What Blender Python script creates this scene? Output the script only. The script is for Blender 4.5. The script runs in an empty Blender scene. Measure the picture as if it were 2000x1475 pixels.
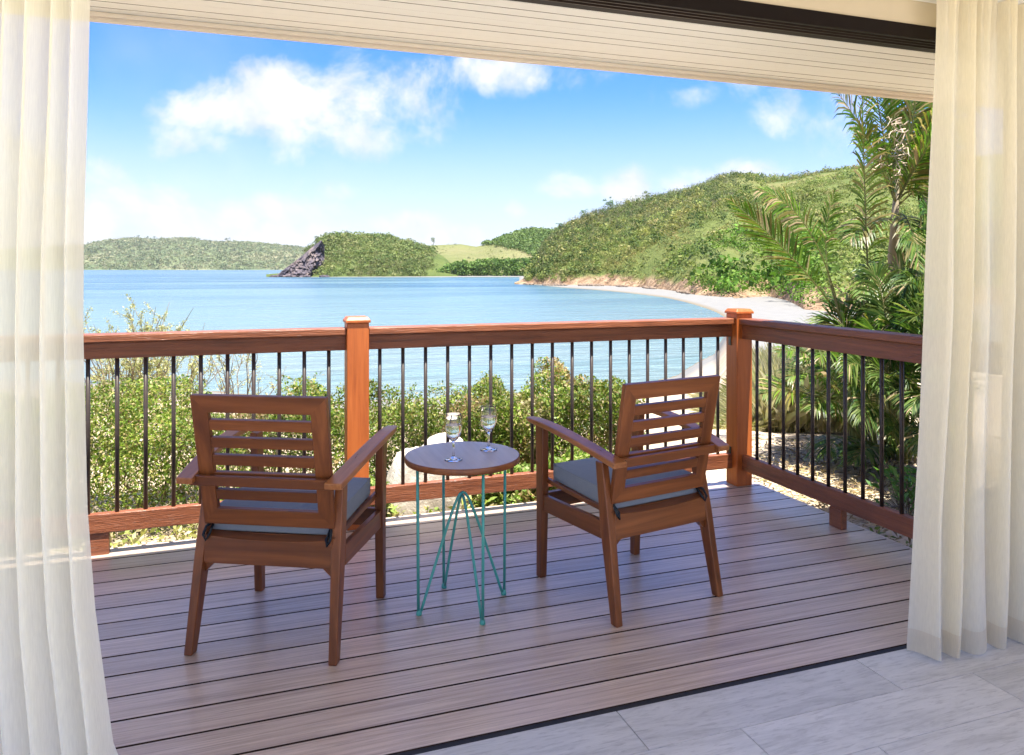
import bpy, bmesh, math, random
import numpy as np
from mathutils import Vector, Matrix
R = math.radians
rng = np.random.default_rng(7)
random.seed(7)
scene = bpy.context.scene
COL = scene.collection

# ------------------------------------------------------------ camera
F = 1478.85; CY = 524.2; YAW = R(19.36); H = 1.35
cs, sn = math.cos(YAW), math.sin(YAW)
cd = bpy.data.cameras.new('camera'); cam = bpy.data.objects.new('camera', cd); COL.objects.link(cam)
cam.location = (0, 0, H); cam.rotation_euler = (R(90), 0, -YAW)
cd.sensor_width = 36; cd.sensor_fit = 'HORIZONTAL'; cd.lens = 36*F/2000
cd.shift_y = -(737.5-CY)/2000
cd.clip_start = 0.05; cd.clip_end = 80000
scene.camera = cam

# ------------------------------------------------------------ light
SUN = Vector((0.055, -0.235, 1.0)).normalized()
EXPO = 2.7
SKY = 0.15
HAZE = 0.00002
sd = bpy.data.lights.new('sun', 'SUN'); sd.energy = 2.75; sd.angle = R(0.53); sd.color = (1.0, 0.95, 0.87)
so = bpy.data.objects.new('sun', sd); COL.objects.link(so)
so.rotation_euler = SUN.to_track_quat('Z', 'Y').to_euler(); so.location = (0, 0, 30)
scene.view_settings.view_transform = 'Standard'; scene.view_settings.look = 'None'
scene.view_settings.exposure = EXPO; scene.view_settings.gamma = 1
scene.view_settings.use_curve_mapping = False
scene.render.engine = 'CYCLES'
cy = scene.cycles
cy.max_bounces = 16; cy.diffuse_bounces = 5; cy.glossy_bounces = 4; cy.transmission_bounces = 16; cy.transparent_max_bounces = 24
cy.sample_clamp_indirect = 6; cy.caustics_reflective = False; cy.caustics_refractive = False
try:
    cy.use_denoising = True; cy.denoiser = 'OPENIMAGEDENOISE'
except Exception: pass

def pa(px, py):                       # direction of a point of the sky (azimuth from view axis, elevation)
    u = (px-1000)/F; return math.atan(u), math.atan((CY-py)/F*math.cos(math.atan(u)))

W = bpy.data.worlds.new('World'); scene.world = W; W.use_nodes = True
nt = W.node_tree; nt.nodes.clear()
def N(t, **k):
    n = nt.nodes.new(t)
    for a, b in k.items(): setattr(n, a, b)
    return n
def LK(a, b): nt.links.new(a, b)
def sock(node, i, v):
    if hasattr(v, 'links') or isinstance(v, bpy.types.NodeSocket): LK(v, node.inputs[i])
    else: node.inputs[i].default_value = v
def M(op, a, b=None, c=None, clamp=False):
    n = N('ShaderNodeMath', operation=op); n.use_clamp = clamp
    sock(n, 0, a)
    if b is not None: sock(n, 1, b)
    if c is not None: sock(n, 2, c)
    return n.outputs[0]
sky = N('ShaderNodeTexSky', sky_type='NISHITA'); sky.sun_disc = False
sky.sun_elevation = math.asin(SUN.z); sky.sun_rotation = math.atan2(SUN.x, SUN.y)
sky.air_density = 1.0; sky.dust_density = 0.5; sky.ozone_density = 1.6; sky.altitude = 10
tc = N('ShaderNodeTexCoord'); sp = N('ShaderNodeSeparateXYZ'); LK(tc.outputs['Generated'], sp.inputs[0])
x_, y_, z_ = sp.outputs
az = M('ARCTAN2', M('SUBTRACT', M('MULTIPLY', x_, cs), M('MULTIPLY', y_, sn)), M('ADD', M('MULTIPLY', x_, sn), M('MULTIPLY', y_, cs)))
el = M('ARCSINE', z_)
cmb = N('ShaderNodeCombineXYZ'); LK(az, cmb.inputs[0]); LK(el, cmb.inputs[1])
def noise(vec, scale, detail, rough, dist=0.0, dim='3D'):
    n = N('ShaderNodeTexNoise'); n.noise_dimensions = dim
    LK(vec, n.inputs['Vector']); n.inputs['Scale'].default_value = scale; n.inputs['Detail'].default_value = detail
    n.inputs['Roughness'].default_value = rough; n.inputs['Distortion'].default_value = dist
    return n.outputs['Fac']
nz = noise(cmb.outputs[0], 7.5, 10, 0.66, 0.25); nz3 = noise(cmb.outputs[0], 13, 6, 0.6, 0.2)
nz2 = noise(cmb.outputs[0], 2.2, 4, 0.55)
blobs = [(470,235,120,60,1),(600,190,130,62,1),(740,205,160,75,1.05),(720,262,100,42,1),(820,160,110,42,.8),(980,138,150,42,1),
         (430,272,100,36,.9),(520,295,110,30,.55),(340,292,70,20,.5),(310,440,260,60,1.0),(480,412,140,38,.9),(230,480,240,45,1),
         (1110,366,58,26,.95),(1245,362,66,40,1),(1350,362,120,38,1),(1455,340,100,28,.9),(1605,205,95,80,.8),
         (1160,158,140,26,.6),(1320,188,70,22,.5),(805,440,80,24,.85),(1005,412,24,18,.9),(890,462,90,26,.8),(620,370,70,22,.4),
         (180,340,80,40,.5),(640,100,90,22,.5),(1600,100,260,60,.6),(200,-120,300,120,.8),(1900,-60,320,130,.8),
         (2400,260,300,80,.9),(-500,300,400,80,.9),(900,-260,300,120,.7)]
tot = None
for (bx, by, rx, ry, s) in blobs:
    a0, e0 = pa(bx, by); ra, re = rx/F*1.45, ry/F*1.5
    da = M('DIVIDE', M('SUBTRACT', az, a0), ra); de = M('DIVIDE', M('SUBTRACT', el, e0), re)
    q = M('ADD', M('MULTIPLY', da, da), M('MULTIPLY', de, de))
    g = M('MULTIPLY', M('SUBTRACT', 1.0, q, clamp=True), s)
    tot = g if tot is None else M('MAXIMUM', tot, g)
dens = M('ADD', tot, M('MULTIPLY', M('SUBTRACT', nz, 0.50), 3.2))
dens = M('ADD', dens, M('MULTIPLY', M('SUBTRACT', nz2, 0.55), 0.5))
mr = N('ShaderNodeMapRange', interpolation_type='SMOOTHSTEP'); LK(dens, mr.inputs[0]); mr.inputs[1].default_value = 0.25; mr.inputs[2].default_value = 1.2
gate = M('MULTIPLY', tot, 6.0, clamp=True)
thin = N('ShaderNodeMapRange', interpolation_type='SMOOTHSTEP'); LK(nz2, thin.inputs[0]); thin.inputs[1].default_value = 0.5; thin.inputs[2].default_value = 0.85
cfac = M('MAXIMUM', M('MULTIPLY', mr.outputs[0], gate), M('MULTIPLY', thin.outputs[0], 0.35))
# cloud added outside the view to brighten and whiten the ambient light
n3a = noise(tc.outputs['Generated'], 3.2, 8, .6, .4)
oc = N('ShaderNodeMapRange', interpolation_type='SMOOTHSTEP'); LK(n3a, oc.inputs[0]); oc.inputs[1].default_value = .49; oc.inputs[2].default_value = .60
g1_ = M('MULTIPLY', M('SUBTRACT', M('ABSOLUTE', az), .62), 5.0, clamp=True); g2_ = M('MULTIPLY', M('SUBTRACT', el, .36), 6.0, clamp=True)
cfac = M('MAXIMUM', cfac, M('MULTIPLY', M('MULTIPLY', oc.outputs[0], M('MAXIMUM', g1_, g2_)), .92))
# whitish air low over the horizon
hz = N('ShaderNodeMapRange', interpolation_type='SMOOTHSTEP'); LK(el, hz.inputs[0]); hz.inputs[1].default_value = 0.0; hz.inputs[2].default_value = 0.25
hz.inputs[3].default_value = 0.88; hz.inputs[4].default_value = 0.0
tint = N('ShaderNodeMix', data_type='RGBA', blend_type='MULTIPLY'); tint.inputs[0].default_value = 1.0
LK(sky.outputs[0], tint.inputs[6]); tint.inputs[7].default_value = (0.080, 0.163, 0.345, 1)
m1 = N('ShaderNodeMix', data_type='RGBA'); LK(hz.outputs[0], m1.inputs[0]); LK(tint.outputs[2], m1.inputs[6]); m1.inputs[7].default_value = (1.04, 1.10, 1.15, 1)
m2 = N('ShaderNodeMix', data_type='RGBA'); LK(cfac, m2.inputs[0]); LK(m1.outputs[2], m2.inputs[6])
cm = N('ShaderNodeMix', data_type='RGBA'); LK(M('MULTIPLY', M('SUBTRACT', nz3, .42), 3.2, clamp=True), cm.inputs[0]); cm.inputs[6].default_value = (1.14, 1.15, 1.17, 1); cm.inputs[7].default_value = (.80, .87, .96, 1)
LK(cm.outputs[2], m2.inputs[7])
bg = N('ShaderNodeBackground'); LK(m2.outputs[2], bg.inputs[0]); bg.inputs[1].default_value = SKY
wo = N('ShaderNodeOutputWorld'); LK(bg.outputs[0], wo.inputs[0])

# ------------------------------------------------------------ helpers
def at(px, py, b):                    # world point seen at full-size pixel px,py at depth b
    u = (px-1000)/F*b; v = (CY-py)/F*b
    return Vector((cs*u+sn*b, -sn*u+cs*b, H+v))

class Mat:
    def __init__(s, name):
        s.m = bpy.data.materials.new(name); s.m.use_nodes = True; s.nt = s.m.node_tree; s.nt.nodes.clear()
        s.out = s.nt.nodes.new('ShaderNodeOutputMaterial')
    def n(s, t, **k):
        n = s.nt.nodes.new(t)
        for a, b in k.items(): setattr(n, a, b)
        return n
    def l(s, a, b): s.nt.links.new(a, b)
    def set(s, n, i, v):
        if isinstance(v, bpy.types.NodeSocket): s.l(v, n.inputs[i])
        else: n.inputs[i].default_value = v
    def co(s, scale=(1,1,1), kind='Object'):
        t = s.n('ShaderNodeTexCoord'); m = s.n('ShaderNodeMapping'); s.l(t.outputs[kind], m.inputs[0]); m.inputs['Scale'].default_value = scale
        return m.outputs[0]
    def noise(s, vec, scale, detail=4, rough=.5, dist=0, color=False):
        n = s.n('ShaderNodeTexNoise'); s.l(vec, n.inputs['Vector']); n.inputs['Scale'].default_value = scale
        n.inputs['Detail'].default_value = detail; n.inputs['Roughness'].default_value = rough; n.inputs['Distortion'].default_value = dist
        return n.outputs['Color' if color else 'Fac']
    def ramp(s, fac, stops):
        n = s.n('ShaderNodeValToRGB'); s.l(fac, n.inputs[0]); e = n.color_ramp.elements
        while len(e) > 1: e.remove(e[-1])
        e[0].position = stops[0][0]; e[0].color = tuple(stops[0][1])+(1,)
        for p, c in stops[1:]:
            q = e.new(p); q.color = tuple(c)+(1,)
        return n.outputs[0]
    def mix(s, f, a, b, mode='MIX'):
        n = s.n('ShaderNodeMix', data_type='RGBA', blend_type=mode); s.set(n, 0, f)
        s.set(n, 6, a if isinstance(a, bpy.types.NodeSocket) else tuple(a)+(1,)); s.set(n, 7, b if isinstance(b, bpy.types.NodeSocket) else tuple(b)+(1,))
        return n.outputs[2]
    def math(s, op, a, b=None):
        n = s.n('ShaderNodeMath', operation=op); s.set(n, 0, a)
        if b is not None: s.set(n, 1, b)
        return n.outputs[0]
    def bump(s, h, strength=.3, dist=.01, normal=None):
        n = s.n('ShaderNodeBump'); s.l(h, n.inputs['Height']); n.inputs['Strength'].default_value = strength; n.inputs['Distance'].default_value = dist
        if normal is not None: s.l(normal, n.inputs['Normal'])
        return n.outputs[0]
    def pbr(s, col, rough=.5, normal=None, spec=.5, metal=0, **k):
        p = s.n('ShaderNodeBsdfPrincipled'); s.set(p, 'Base Color', col if isinstance(col, bpy.types.NodeSocket) else tuple(col)+(1,))
        s.set(p, 'Roughness', rough); p.inputs['Specular IOR Level'].default_value = spec; p.inputs['Metallic'].default_value = metal
        if normal is not None: s.l(normal, p.inputs['Normal'])
        for a, b in k.items(): s.set(p, a, b)
        return p.outputs[0]
    def done(s, sh): s.l(sh, s.out.inputs[0]); return s.m

def wood(name, dark, mid, light, axis, rough=.42, scale=1.0, bump=.25, spec=.5, coarse=False):
    m = Mat(name); a = {'x': (1.2, 22, 22), 'y': (22, 1.2, 22), 'z': (22, 22, 1.2)}[axis]
    v = m.co(tuple(scale*q for q in a))
    oi = m.n('ShaderNodeObjectInfo'); va = m.n('ShaderNodeVectorMath', operation='ADD'); m.l(v, va.inputs[0])
    sc = m.n('ShaderNodeVectorMath', operation='SCALE'); cb = m.n('ShaderNodeCombineXYZ')
    for i in range(3): m.l(oi.outputs['Random'], cb.inputs[i])
    m.l(cb.outputs[0], sc.inputs[0]); sc.inputs['Scale'].default_value = 37.0; m.l(sc.outputs[0], va.inputs[1]); v = va.outputs[0]
    g = m.noise(v, 1.0, 5, .6, .6); g2 = m.noise(v, 5.0, 3, .6, .2)
    c = m.ramp(g, [(.28, dark), (.5, mid), (.72, light)])
    c = m.mix(m.math('MULTIPLY', g2, .25), c, tuple(q*.62 for q in dark))
    hv = m.n('ShaderNodeHueSaturation'); m.l(c, hv.inputs['Color']); m.l(m.math('ADD', m.math('MULTIPLY', oi.outputs['Random'], .22), .89), hv.inputs['Value'])
    r = m.math('ADD', m.math('MULTIPLY', g, .18), rough-.09)
    b = m.bump(g2 if coarse else g, bump, .004)
    return m.done(m.pbr(hv.outputs[0], r, b, spec))

def link(o, parent=None):
    COL.objects.link(o)
    if parent is not None: o.parent = parent
    return o
def props(o, label=None, cat=None, group=None, kind=None):
    if label: o['label'] = label
    if cat: o['category'] = cat
    if group: o['group'] = group
    if kind: o['kind'] = kind
    return o
def empty(name, loc=(0,0,0), rz=0, **k):
    o = bpy.data.objects.new(name, None); o.empty_display_size = .1; link(o); o.location = loc; o.rotation_euler = (0, 0, rz)
    return props(o, **k)
def copy_tree(o, parent=None):
    c = o.copy(); COL.objects.link(c)
    if parent is not None: c.parent = parent
    for ch in list(o.children): copy_tree(ch, c)
    return c

class MB:
    def __init__(s): s.v = []; s.f = []
    def add(s, vs, fs):
        k = len(s.v); s.v += [tuple(p) for p in vs]; s.f += [tuple(i+k for i in f) for f in fs]; return s
    def box(s, x0, x1, y0, y1, z0, z1):
        return s.hexa([(x0,y0,z0),(x1,y0,z0),(x1,y1,z0),(x0,y1,z0),(x0,y0,z1),(x1,y0,z1),(x1,y1,z1),(x0,y1,z1)])
    def hexa(s, c): return s.add(c, [(0,3,2,1),(4,5,6,7),(0,1,5,4),(1,2,6,5),(2,3,7,6),(3,0,4,7)])
    def sweep(s, secs, cap=True):          # list of equal-length rings
        n = len(secs[0]); vs = [p for r in secs for p in r]; fs = []
        for i in range(len(secs)-1):
            for j in range(n):
                a = i*n+j; b = i*n+(j+1) % n; fs.append((a, b, b+n, a+n))
        if cap: fs.append(tuple(range(n))[::-1]); fs.append(tuple((len(secs)-1)*n+j for j in range(n)))
        return s.add(vs, fs)
    def tube(s, pts, r, n=8):
        pts = [Vector(p) for p in pts]; rs = r if isinstance(r, (list, tuple)) else [r]*len(pts); secs = []
        for i, p in enumerate(pts):
            t = (pts[min(i+1, len(pts)-1)]-pts[max(i-1, 0)]).normalized()
            u = t.cross(Vector((0, 0, 1)));
            if u.length < .05: u = t.cross(Vector((0, 1, 0)))
            u.normalize(); w = t.cross(u)
            secs.append([p+(u*math.cos(2*math.pi*k/n)+w*math.sin(2*math.pi*k/n))*rs[i] for k in range(n)])
        return s.sweep(secs)
    def lathe(s, prof, n=40, cx=0, cy=0):
        secs = [[(cx+r*math.cos(2*math.pi*k/n), cy+r*math.sin(2*math.pi*k/n), z) for k in range(n)] for r, z in prof]
        return s.sweep(secs)
    def build(s, name, mat, parent=None, bevel=0, smooth=False, seg=2, **k):
        me = bpy.data.meshes.new(name); me.from_pydata(s.v, [], s.f)
        bm = bmesh.new(); bm.from_mesh(me); bmesh.ops.recalc_face_normals(bm, faces=bm.faces); bm.to_mesh(me); bm.free()
        o = bpy.data.objects.new(name, me); me.materials.append(mat); link(o, parent)
        if smooth:
            for p in me.polygons: p.use_smooth = True
        if bevel:
            b = o.modifiers.new('bevel', 'BEVEL'); b.width = bevel; b.segments = seg; b.limit_method = 'ANGLE'; b.angle_limit = R(35)
        return props(o, **k)
def npmesh(name, V, Fq, mat, parent=None, tint=None, smooth=False, **k):
    V = np.asarray(V, np.float32).reshape(-1, 3); Fq = np.asarray(Fq, np.int32)
    me = bpy.data.meshes.new(name); nv = Fq.shape[1]
    me.vertices.add(len(V)); me.vertices.foreach_set('co', V.ravel())
    me.loops.add(Fq.size); me.loops.foreach_set('vertex_index', Fq.ravel())
    me.polygons.add(len(Fq)); me.polygons.foreach_set('loop_start', np.arange(0, Fq.size, nv, dtype=np.int32))
    if smooth: me.polygons.foreach_set('use_smooth', np.ones(len(Fq), bool))
    me.update(calc_edges=True)
    if tint is not None:
        at_ = me.color_attributes.new('tint', 'FLOAT_COLOR', 'POINT')
        c = np.ones((len(V), 4), np.float32); c[:, :3] = tint; at_.data.foreach_set('color', c.ravel())
    o = bpy.data.objects.new(name, me); me.materials.append(mat); link(o, parent)
    return props(o, **k)
def unit(a): return a/np.maximum(np.linalg.norm(a, axis=-1, keepdims=True), 1e-9)
def leafquads(C, L, Wd, up=.5, r=None, D=None):
    """rhombic leaves at centres C, lengths L, widths Wd; returns V,F"""
    r = r or rng; n = len(C)
    if D is None: D = unit(r.normal(size=(n, 3)))
    nrm = unit(r.normal(size=(n, 3))+np.array([0, 0, up*2]))
    S = unit(np.cross(D, nrm)); Nn = np.cross(S, D)
    L = np.broadcast_to(L, (n,))[:, None]; Wd = np.broadcast_to(Wd, (n,))[:, None]
    V = np.stack([C-D*L*.5, C+S*Wd*.5+Nn*L*.07-D*L*.05, C+D*L*.5-Nn*L*.05, C-S*Wd*.5+Nn*L*.07-D*L*.05], 1)
    Fq = np.arange(n*4).reshape(n, 4)
    return V, Fq
# numpy value noise
_P = rng.permutation(512); _P = np.concatenate([_P, _P]); _RV = rng.random(512)
def vnoise(x, y, z=0.0):
    x = np.asarray(x, float); y = np.asarray(y, float)
    xi = np.floor(x).astype(int); yi = np.floor(y).astype(int); xf = x-xi; yf = y-yi
    u = xf*xf*(3-2*xf); v = yf*yf*(3-2*yf); zi = int(z)
    h = lambda a, b: _RV[_P[(_P[(a+zi*17) & 511]+b) & 511]]
    return (h(xi, yi)*(1-u)+h(xi+1, yi)*u)*(1-v)+(h(xi, yi+1)*(1-u)+h(xi+1, yi+1)*u)*v
def fbm(x, y, o=5, z=0, g=.5):
    s = 0; a = 1; t = 0
    for i in range(o): s = s+a*vnoise(x*2**i+13*i, y*2**i+7*i, z+i); t += a; a *= g
    return s/t

# ------------------------------------------------------------ materials
def foliage(name, rough=.45, trans=.35, spec=.4):
    m = Mat(name); a = m.n('ShaderNodeAttribute', attribute_name='tint'); c = a.outputs['Color']
    p = m.pbr(c, rough, spec=spec); t = m.n('ShaderNodeBsdfTranslucent')
    m.l(m.mix(1, c, (1.1, 1.25, .55), 'MULTIPLY'), t.inputs[0]); x = m.n('ShaderNodeMixShader'); x.inputs[0].default_value = trans
    m.l(p, x.inputs[1]); m.l(t.outputs[0], x.inputs[2]); return m.done(x.outputs[0])
LEAF = foliage('leaf', .45, .35, .28); PLEAF = foliage('palm_leaf', .42, .42, .35); FARLEAF = foliage('far_leaf', .7, .25, .1)
def simple(name, col, rough=.5, spec=.5, metal=0, nscale=0, namp=.15, bump=0, **k):
    m = Mat(name)
    if nscale:
        n = m.noise(m.co(), nscale, 5, .6); c = m.mix(n, tuple(q*(1-namp) for q in col), tuple(min(1, q*(1+namp)) for q in col))
        return m.done(m.pbr(c, rough, m.bump(n, bump, .01) if bump else None, spec, metal, **k))
    return m.done(m.pbr(col, rough, None, spec, metal, **k))
CH = ((.10,.029,.008), (.185,.055,.013), (.30,.10,.026))
WA = wood('arm_wood', (.20,.07,.02), (.34,.13,.042), (.46,.20,.075), 'y', rough=.30, bump=.1)
WX, WY, WZ = [wood('chair_wood_'+a, *CH, a, rough=.36, bump=.12) for a in 'xyz']
RL = ((.13,.040,.015), (.235,.073,.027), (.32,.11,.044))
RX, RY = [wood('rail_wood_'+a, *RL, a, rough=.4, spec=.6, scale=2.2, bump=.9, coarse=True) for a in 'xy']
PO = wood('post_wood', (.32,.075,.012), (.42,.105,.018), (.50,.14,.028), 'z', rough=.45, scale=2.2, bump=.35)
IRON = simple('bronze_paint', (.035,.025,.021), .38, .5)
TEAL = simple('teal_paint', (.07,.36,.30), .38, .5, nscale=60, namp=.15)
m = Mat('deck_composite')
v = m.co((1.3, 55, 55)); oi = m.n('ShaderNodeObjectInfo'); va = m.n('ShaderNodeVectorMath', operation='ADD'); m.l(v, va.inputs[0])
cb = m.n('ShaderNodeCombineXYZ'); m.l(m.math('MULTIPLY', oi.outputs['Random'], 53.), cb.inputs[0]); m.l(m.math('MULTIPLY', oi.outputs['Random'], 91.), cb.inputs[1]); m.l(cb.outputs[0], va.inputs[1])
g = m.noise(va.outputs[0], .9, 7, .66, .8); g2 = m.noise(va.outputs[0], 3.2, 6, .7, .5); big = m.noise(m.co((1,1,1)), 1.7, 3, .5)
c = m.ramp(g, [(.3, (.38,.27,.195)), (.5, (.60,.455,.345)), (.7, (.78,.63,.50))])
c = m.mix(m.ramp(g2, [(.5, (0,0,0)), (.66, (.7,.7,.7))]), c, (.27,.20,.155)); c = m.mix(m.ramp(big, [(.4, (0,0,0)), (.7, (.4,.4,.4))]), c, (.52,.40,.33))
hv = m.n('ShaderNodeHueSaturation'); m.l(c, hv.inputs['Color']); m.l(m.math('ADD', m.math('MULTIPLY', oi.outputs['Random'], .26), .80), hv.inputs['Value'])
DECK = m.done(m.pbr(hv.outputs[0], m.math('ADD', m.math('MULTIPLY', g2, .2), .32), m.bump(g2, .8, .004), .8, **{'Coat Weight': .8, 'Coat Roughness': .27, 'Coat IOR': 1.55}))
m = Mat('table_wood'); v = m.co((24, 1.6, 24)); g = m.noise(v, 1.3, 5, .6, .5)
c = m.ramp(g, [(.3, (.33,.27,.25)), (.7, (.47,.40,.37))]); TTOP = m.done(m.pbr(c, .28, m.bump(g, .1, .002), .6))
m = Mat('porcelain_tile'); v = m.co((1.6, 11, 1)); oi = m.n('ShaderNodeObjectInfo'); va = m.n('ShaderNodeVectorMath', operation='ADD'); m.l(v, va.inputs[0])
cb = m.n('ShaderNodeCombineXYZ'); m.l(m.math('MULTIPLY', oi.outputs['Random'], 71.), cb.inputs[0]); m.l(m.math('MULTIPLY', oi.outputs['Random'], 33.), cb.inputs[1]); m.l(cb.outputs[0], va.inputs[1])
g = m.noise(va.outputs[0], 2.0, 8, .7, .8); g2 = m.noise(va.outputs[0], 9, 5, .7, .3)
c = m.ramp(g, [(.30, (.40,.395,.375)), (.48, (.56,.555,.53)), (.66, (.64,.63,.60))]); c = m.mix(m.ramp(g2, [(.52, (0,0,0)), (.68, (.75,.75,.75))]), c, (.36,.355,.34))
hv = m.n('ShaderNodeHueSaturation'); m.l(c, hv.inputs['Color']); m.l(m.math('ADD', m.math('MULTIPLY', oi.outputs['Random'], .14), .93), hv.inputs['Value'])
TILE = m.done(m.pbr(hv.outputs[0], m.math('ADD', m.math('MULTIPLY', g2, .2), .27), m.bump(g2, .12, .002), .5))
GROUT = simple('grout', (.14,.14,.135), .9); BLACK = simple('black_gasket', (.012,.012,.013), .6)
SOFF = simple('cream_paint', (.88,.89,.83), .5, .4); FASC = simple('fascia_paint', (.72,.66,.56), .5, .4, nscale=8, namp=.04)
BRN = simple('brown_frame', (.006,.003,.002), .5, .15, nscale=20, namp=.15); FIN = simple('track_metal', (.05,.035,.028), .4, .5, .6)
WALLP = simple('wall_paint', (.52,.45,.32), .8, .2, nscale=9, namp=.03); CEILP = simple('ceiling_paint', (.82,.81,.77), .8, .2)
TANW = simple('tan_wall', (.42,.29,.15), .8, .2, nscale=6, namp=.05)
m = Mat('cushion_fabric'); v = m.co((1,1,1)); w1 = m.noise(v, 900, 2, .6); w2 = m.noise(v, 40, 4, .6)
c = m.mix(w1, (.15,.18,.21), (.34,.38,.42)); c = m.mix(m.math('MULTIPLY', w2, .4), c, (.15,.18,.21))
CUSH = m.done(m.pbr(c, .85, m.bump(w1, .3, .001, m.bump(m.noise(v, 6, 3, .5), .3, .012)), .25))
DKFAB = simple('dark_fabric', (.02,.026,.034), .85, .2)
def sheer(name, alpha, col):
    m = Mat(name); v = m.co((1,1,1)); n = m.noise(m.co((260, 260, 26)), 1.0, 3, .6); n2 = m.noise(v, 5, 3, .5)
    c = m.mix(n, tuple(q*.93 for q in col), col)
    d = m.n('ShaderNodeBsdfDiffuse'); t = m.n('ShaderNodeBsdfTranslucent'); m.l(c, d.inputs[0]); m.l(c, t.inputs[0]); d.inputs[1].default_value = .6
    a = m.n('ShaderNodeMixShader'); a.inputs[0].default_value = .58; m.l(d.outputs[0], a.inputs[1]); m.l(t.outputs[0], a.inputs[2])
    tr = m.n('ShaderNodeBsdfTransparent'); b = m.n('ShaderNodeMixShader'); m.l(m.math('ADD', m.math('MULTIPLY', n, .14), alpha-.07), b.inputs[0])
    m.l(tr.outputs[0], b.inputs[1]); m.l(a.outputs[0], b.inputs[2]); return m.done(b.outputs[0])
SHEER_L = sheer('sheer_voile', .85, (.97,.955,.84)); SHEER_R = sheer('cream_voile', .91, (.97,.925,.755)); HEM = sheer('voile_hem', .96, (.86,.79,.62))
m = Mat('glass'); GLASS = m.done(m.pbr((1,1,1), .0, None, .5, 0, **{'Transmission Weight': 1.0, 'IOR': 1.45}))
m = Mat('wine'); WINE = m.done(m.pbr((.97,.95,.80), .0, None, .5, 0, **{'Transmission Weight': 1.0, 'IOR': 1.33}))

# ground
m = Mat('sandy_ground'); v = m.co((1,1,1)); n1 = m.noise(v, .9, 6, .65); n2 = m.noise(v, 14, 6, .7); n3 = m.noise(v, .05, 4, .5)
c = m.ramp(n1, [(.32, (.30,.22,.145)), (.52, (.46,.37,.26)), (.7, (.56,.47,.35))]); c = m.mix(m.ramp(n2, [(.52, (0,0,0)), (.72, (.8,.8,.8))]), c, (.20,.145,.095))
geo = m.n('ShaderNodeNewGeometry'); sp = m.n('ShaderNodeSeparateXYZ'); m.l(geo.outputs['Position'], sp.inputs[0])
mr = m.n('ShaderNodeMapRange'); m.l(sp.outputs[2], mr.inputs[0]); mr.inputs[1].default_value = -3.0; mr.inputs[2].default_value = -6.5
bs = m.mix(m.noise(v, .35, 5, .65), (.125,.122,.112), (.205,.20,.185)); c = m.mix(mr.outputs[0], c, bs)
wet = m.n('ShaderNodeMapRange'); m.l(sp.outputs[2], wet.inputs[0]); wet.inputs[1].default_value = -8.42; wet.inputs[2].default_value = -8.6
c = m.mix(wet.outputs[0], c, (.14,.115,.075))
GROUND = m.done(m.pbr(c, .9, m.bump(n2, .6, .03, m.bump(n1, .4, .08)), .2))
# hills
def hillmat(name, g1, g2, tan, tanpos, scale, bank=False):
    m = Mat(name); v = m.co((1,1,1)); a = m.noise(v, scale, 7, .68); b = m.noise(v, scale*6, 5, .7); t = m.noise(v, scale*.35, 4, .55)
    c = m.ramp(a, [(.35, g1), (.65, g2)]); c = m.mix(m.ramp(t, [(tanpos, (0,0,0)), (tanpos+.14, (1,1,1))]), c, tan)
    c = m.mix(m.math('MULTIPLY', b, .55), c, tuple(q*.45 for q in g1))
    if bank:
        geo = m.n('ShaderNodeNewGeometry'); sp = m.n('ShaderNodeSeparateXYZ'); m.l(geo.outputs['Position'], sp.inputs[0])
        mr = m.n('ShaderNodeMapRange'); m.l(m.math('ADD', sp.outputs[2], m.math('MULTIPLY', m.noise(v, .045, 5, .7), 16.0)), mr.inputs[0]); mr.inputs[1].default_value = 5.5; mr.inputs[2].default_value = 3.0
        c = m.mix(mr.outputs[0], c, m.ramp(b, [(.4, (.16,.10,.06)), (.6, (.34,.24,.15))]))
    return m.done(m.pbr(c, .95, m.bump(b, .8, 1.5/scale*.08), .05))
HILLB = hillmat('scrub_slope', (.10,.13,.038), (.15,.17,.052), (.21,.19,.08), .55, .03, True)
HILLM = hillmat('headland_slope', (.07,.10,.03), (.12,.15,.045), (.28,.26,.13), .60, .02)
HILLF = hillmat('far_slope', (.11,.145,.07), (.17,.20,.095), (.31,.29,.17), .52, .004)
MEAD = hillmat('meadow_slope', (.13,.15,.055), (.19,.195,.08), (.22,.20,.10), .5, .01)
m = Mat('cliff_rock'); v = m.co((1,1,.35)); a = m.noise(v, .06, 8, .75, .6); b = m.noise(v, .3, 6, .75)
c = m.ramp(a, [(.38, (.05,.045,.06)), (.5, (.13,.11,.12)), (.62, (.26,.20,.17))]); c = m.mix(m.ramp(b, [(.45, (0,0,0)), (.6, (.7,.7,.7))]), c, (.05,.045,.055))
CLIFF = m.done(m.pbr(c, .9, m.bump(b, 1, 2.5), .1))
m = Mat('pale_rock'); v = m.co((1,1,1)); a = m.noise(v, 6, 8, .7); b = m.noise(v, 40, 5, .7)
c = m.ramp(a, [(.35, (.38,.33,.26)), (.6, (.58,.53,.45))]); ROCK = m.done(m.pbr(c, .9, m.bump(b, .6, .01, m.bump(a, .6, .03)), .2))
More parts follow.
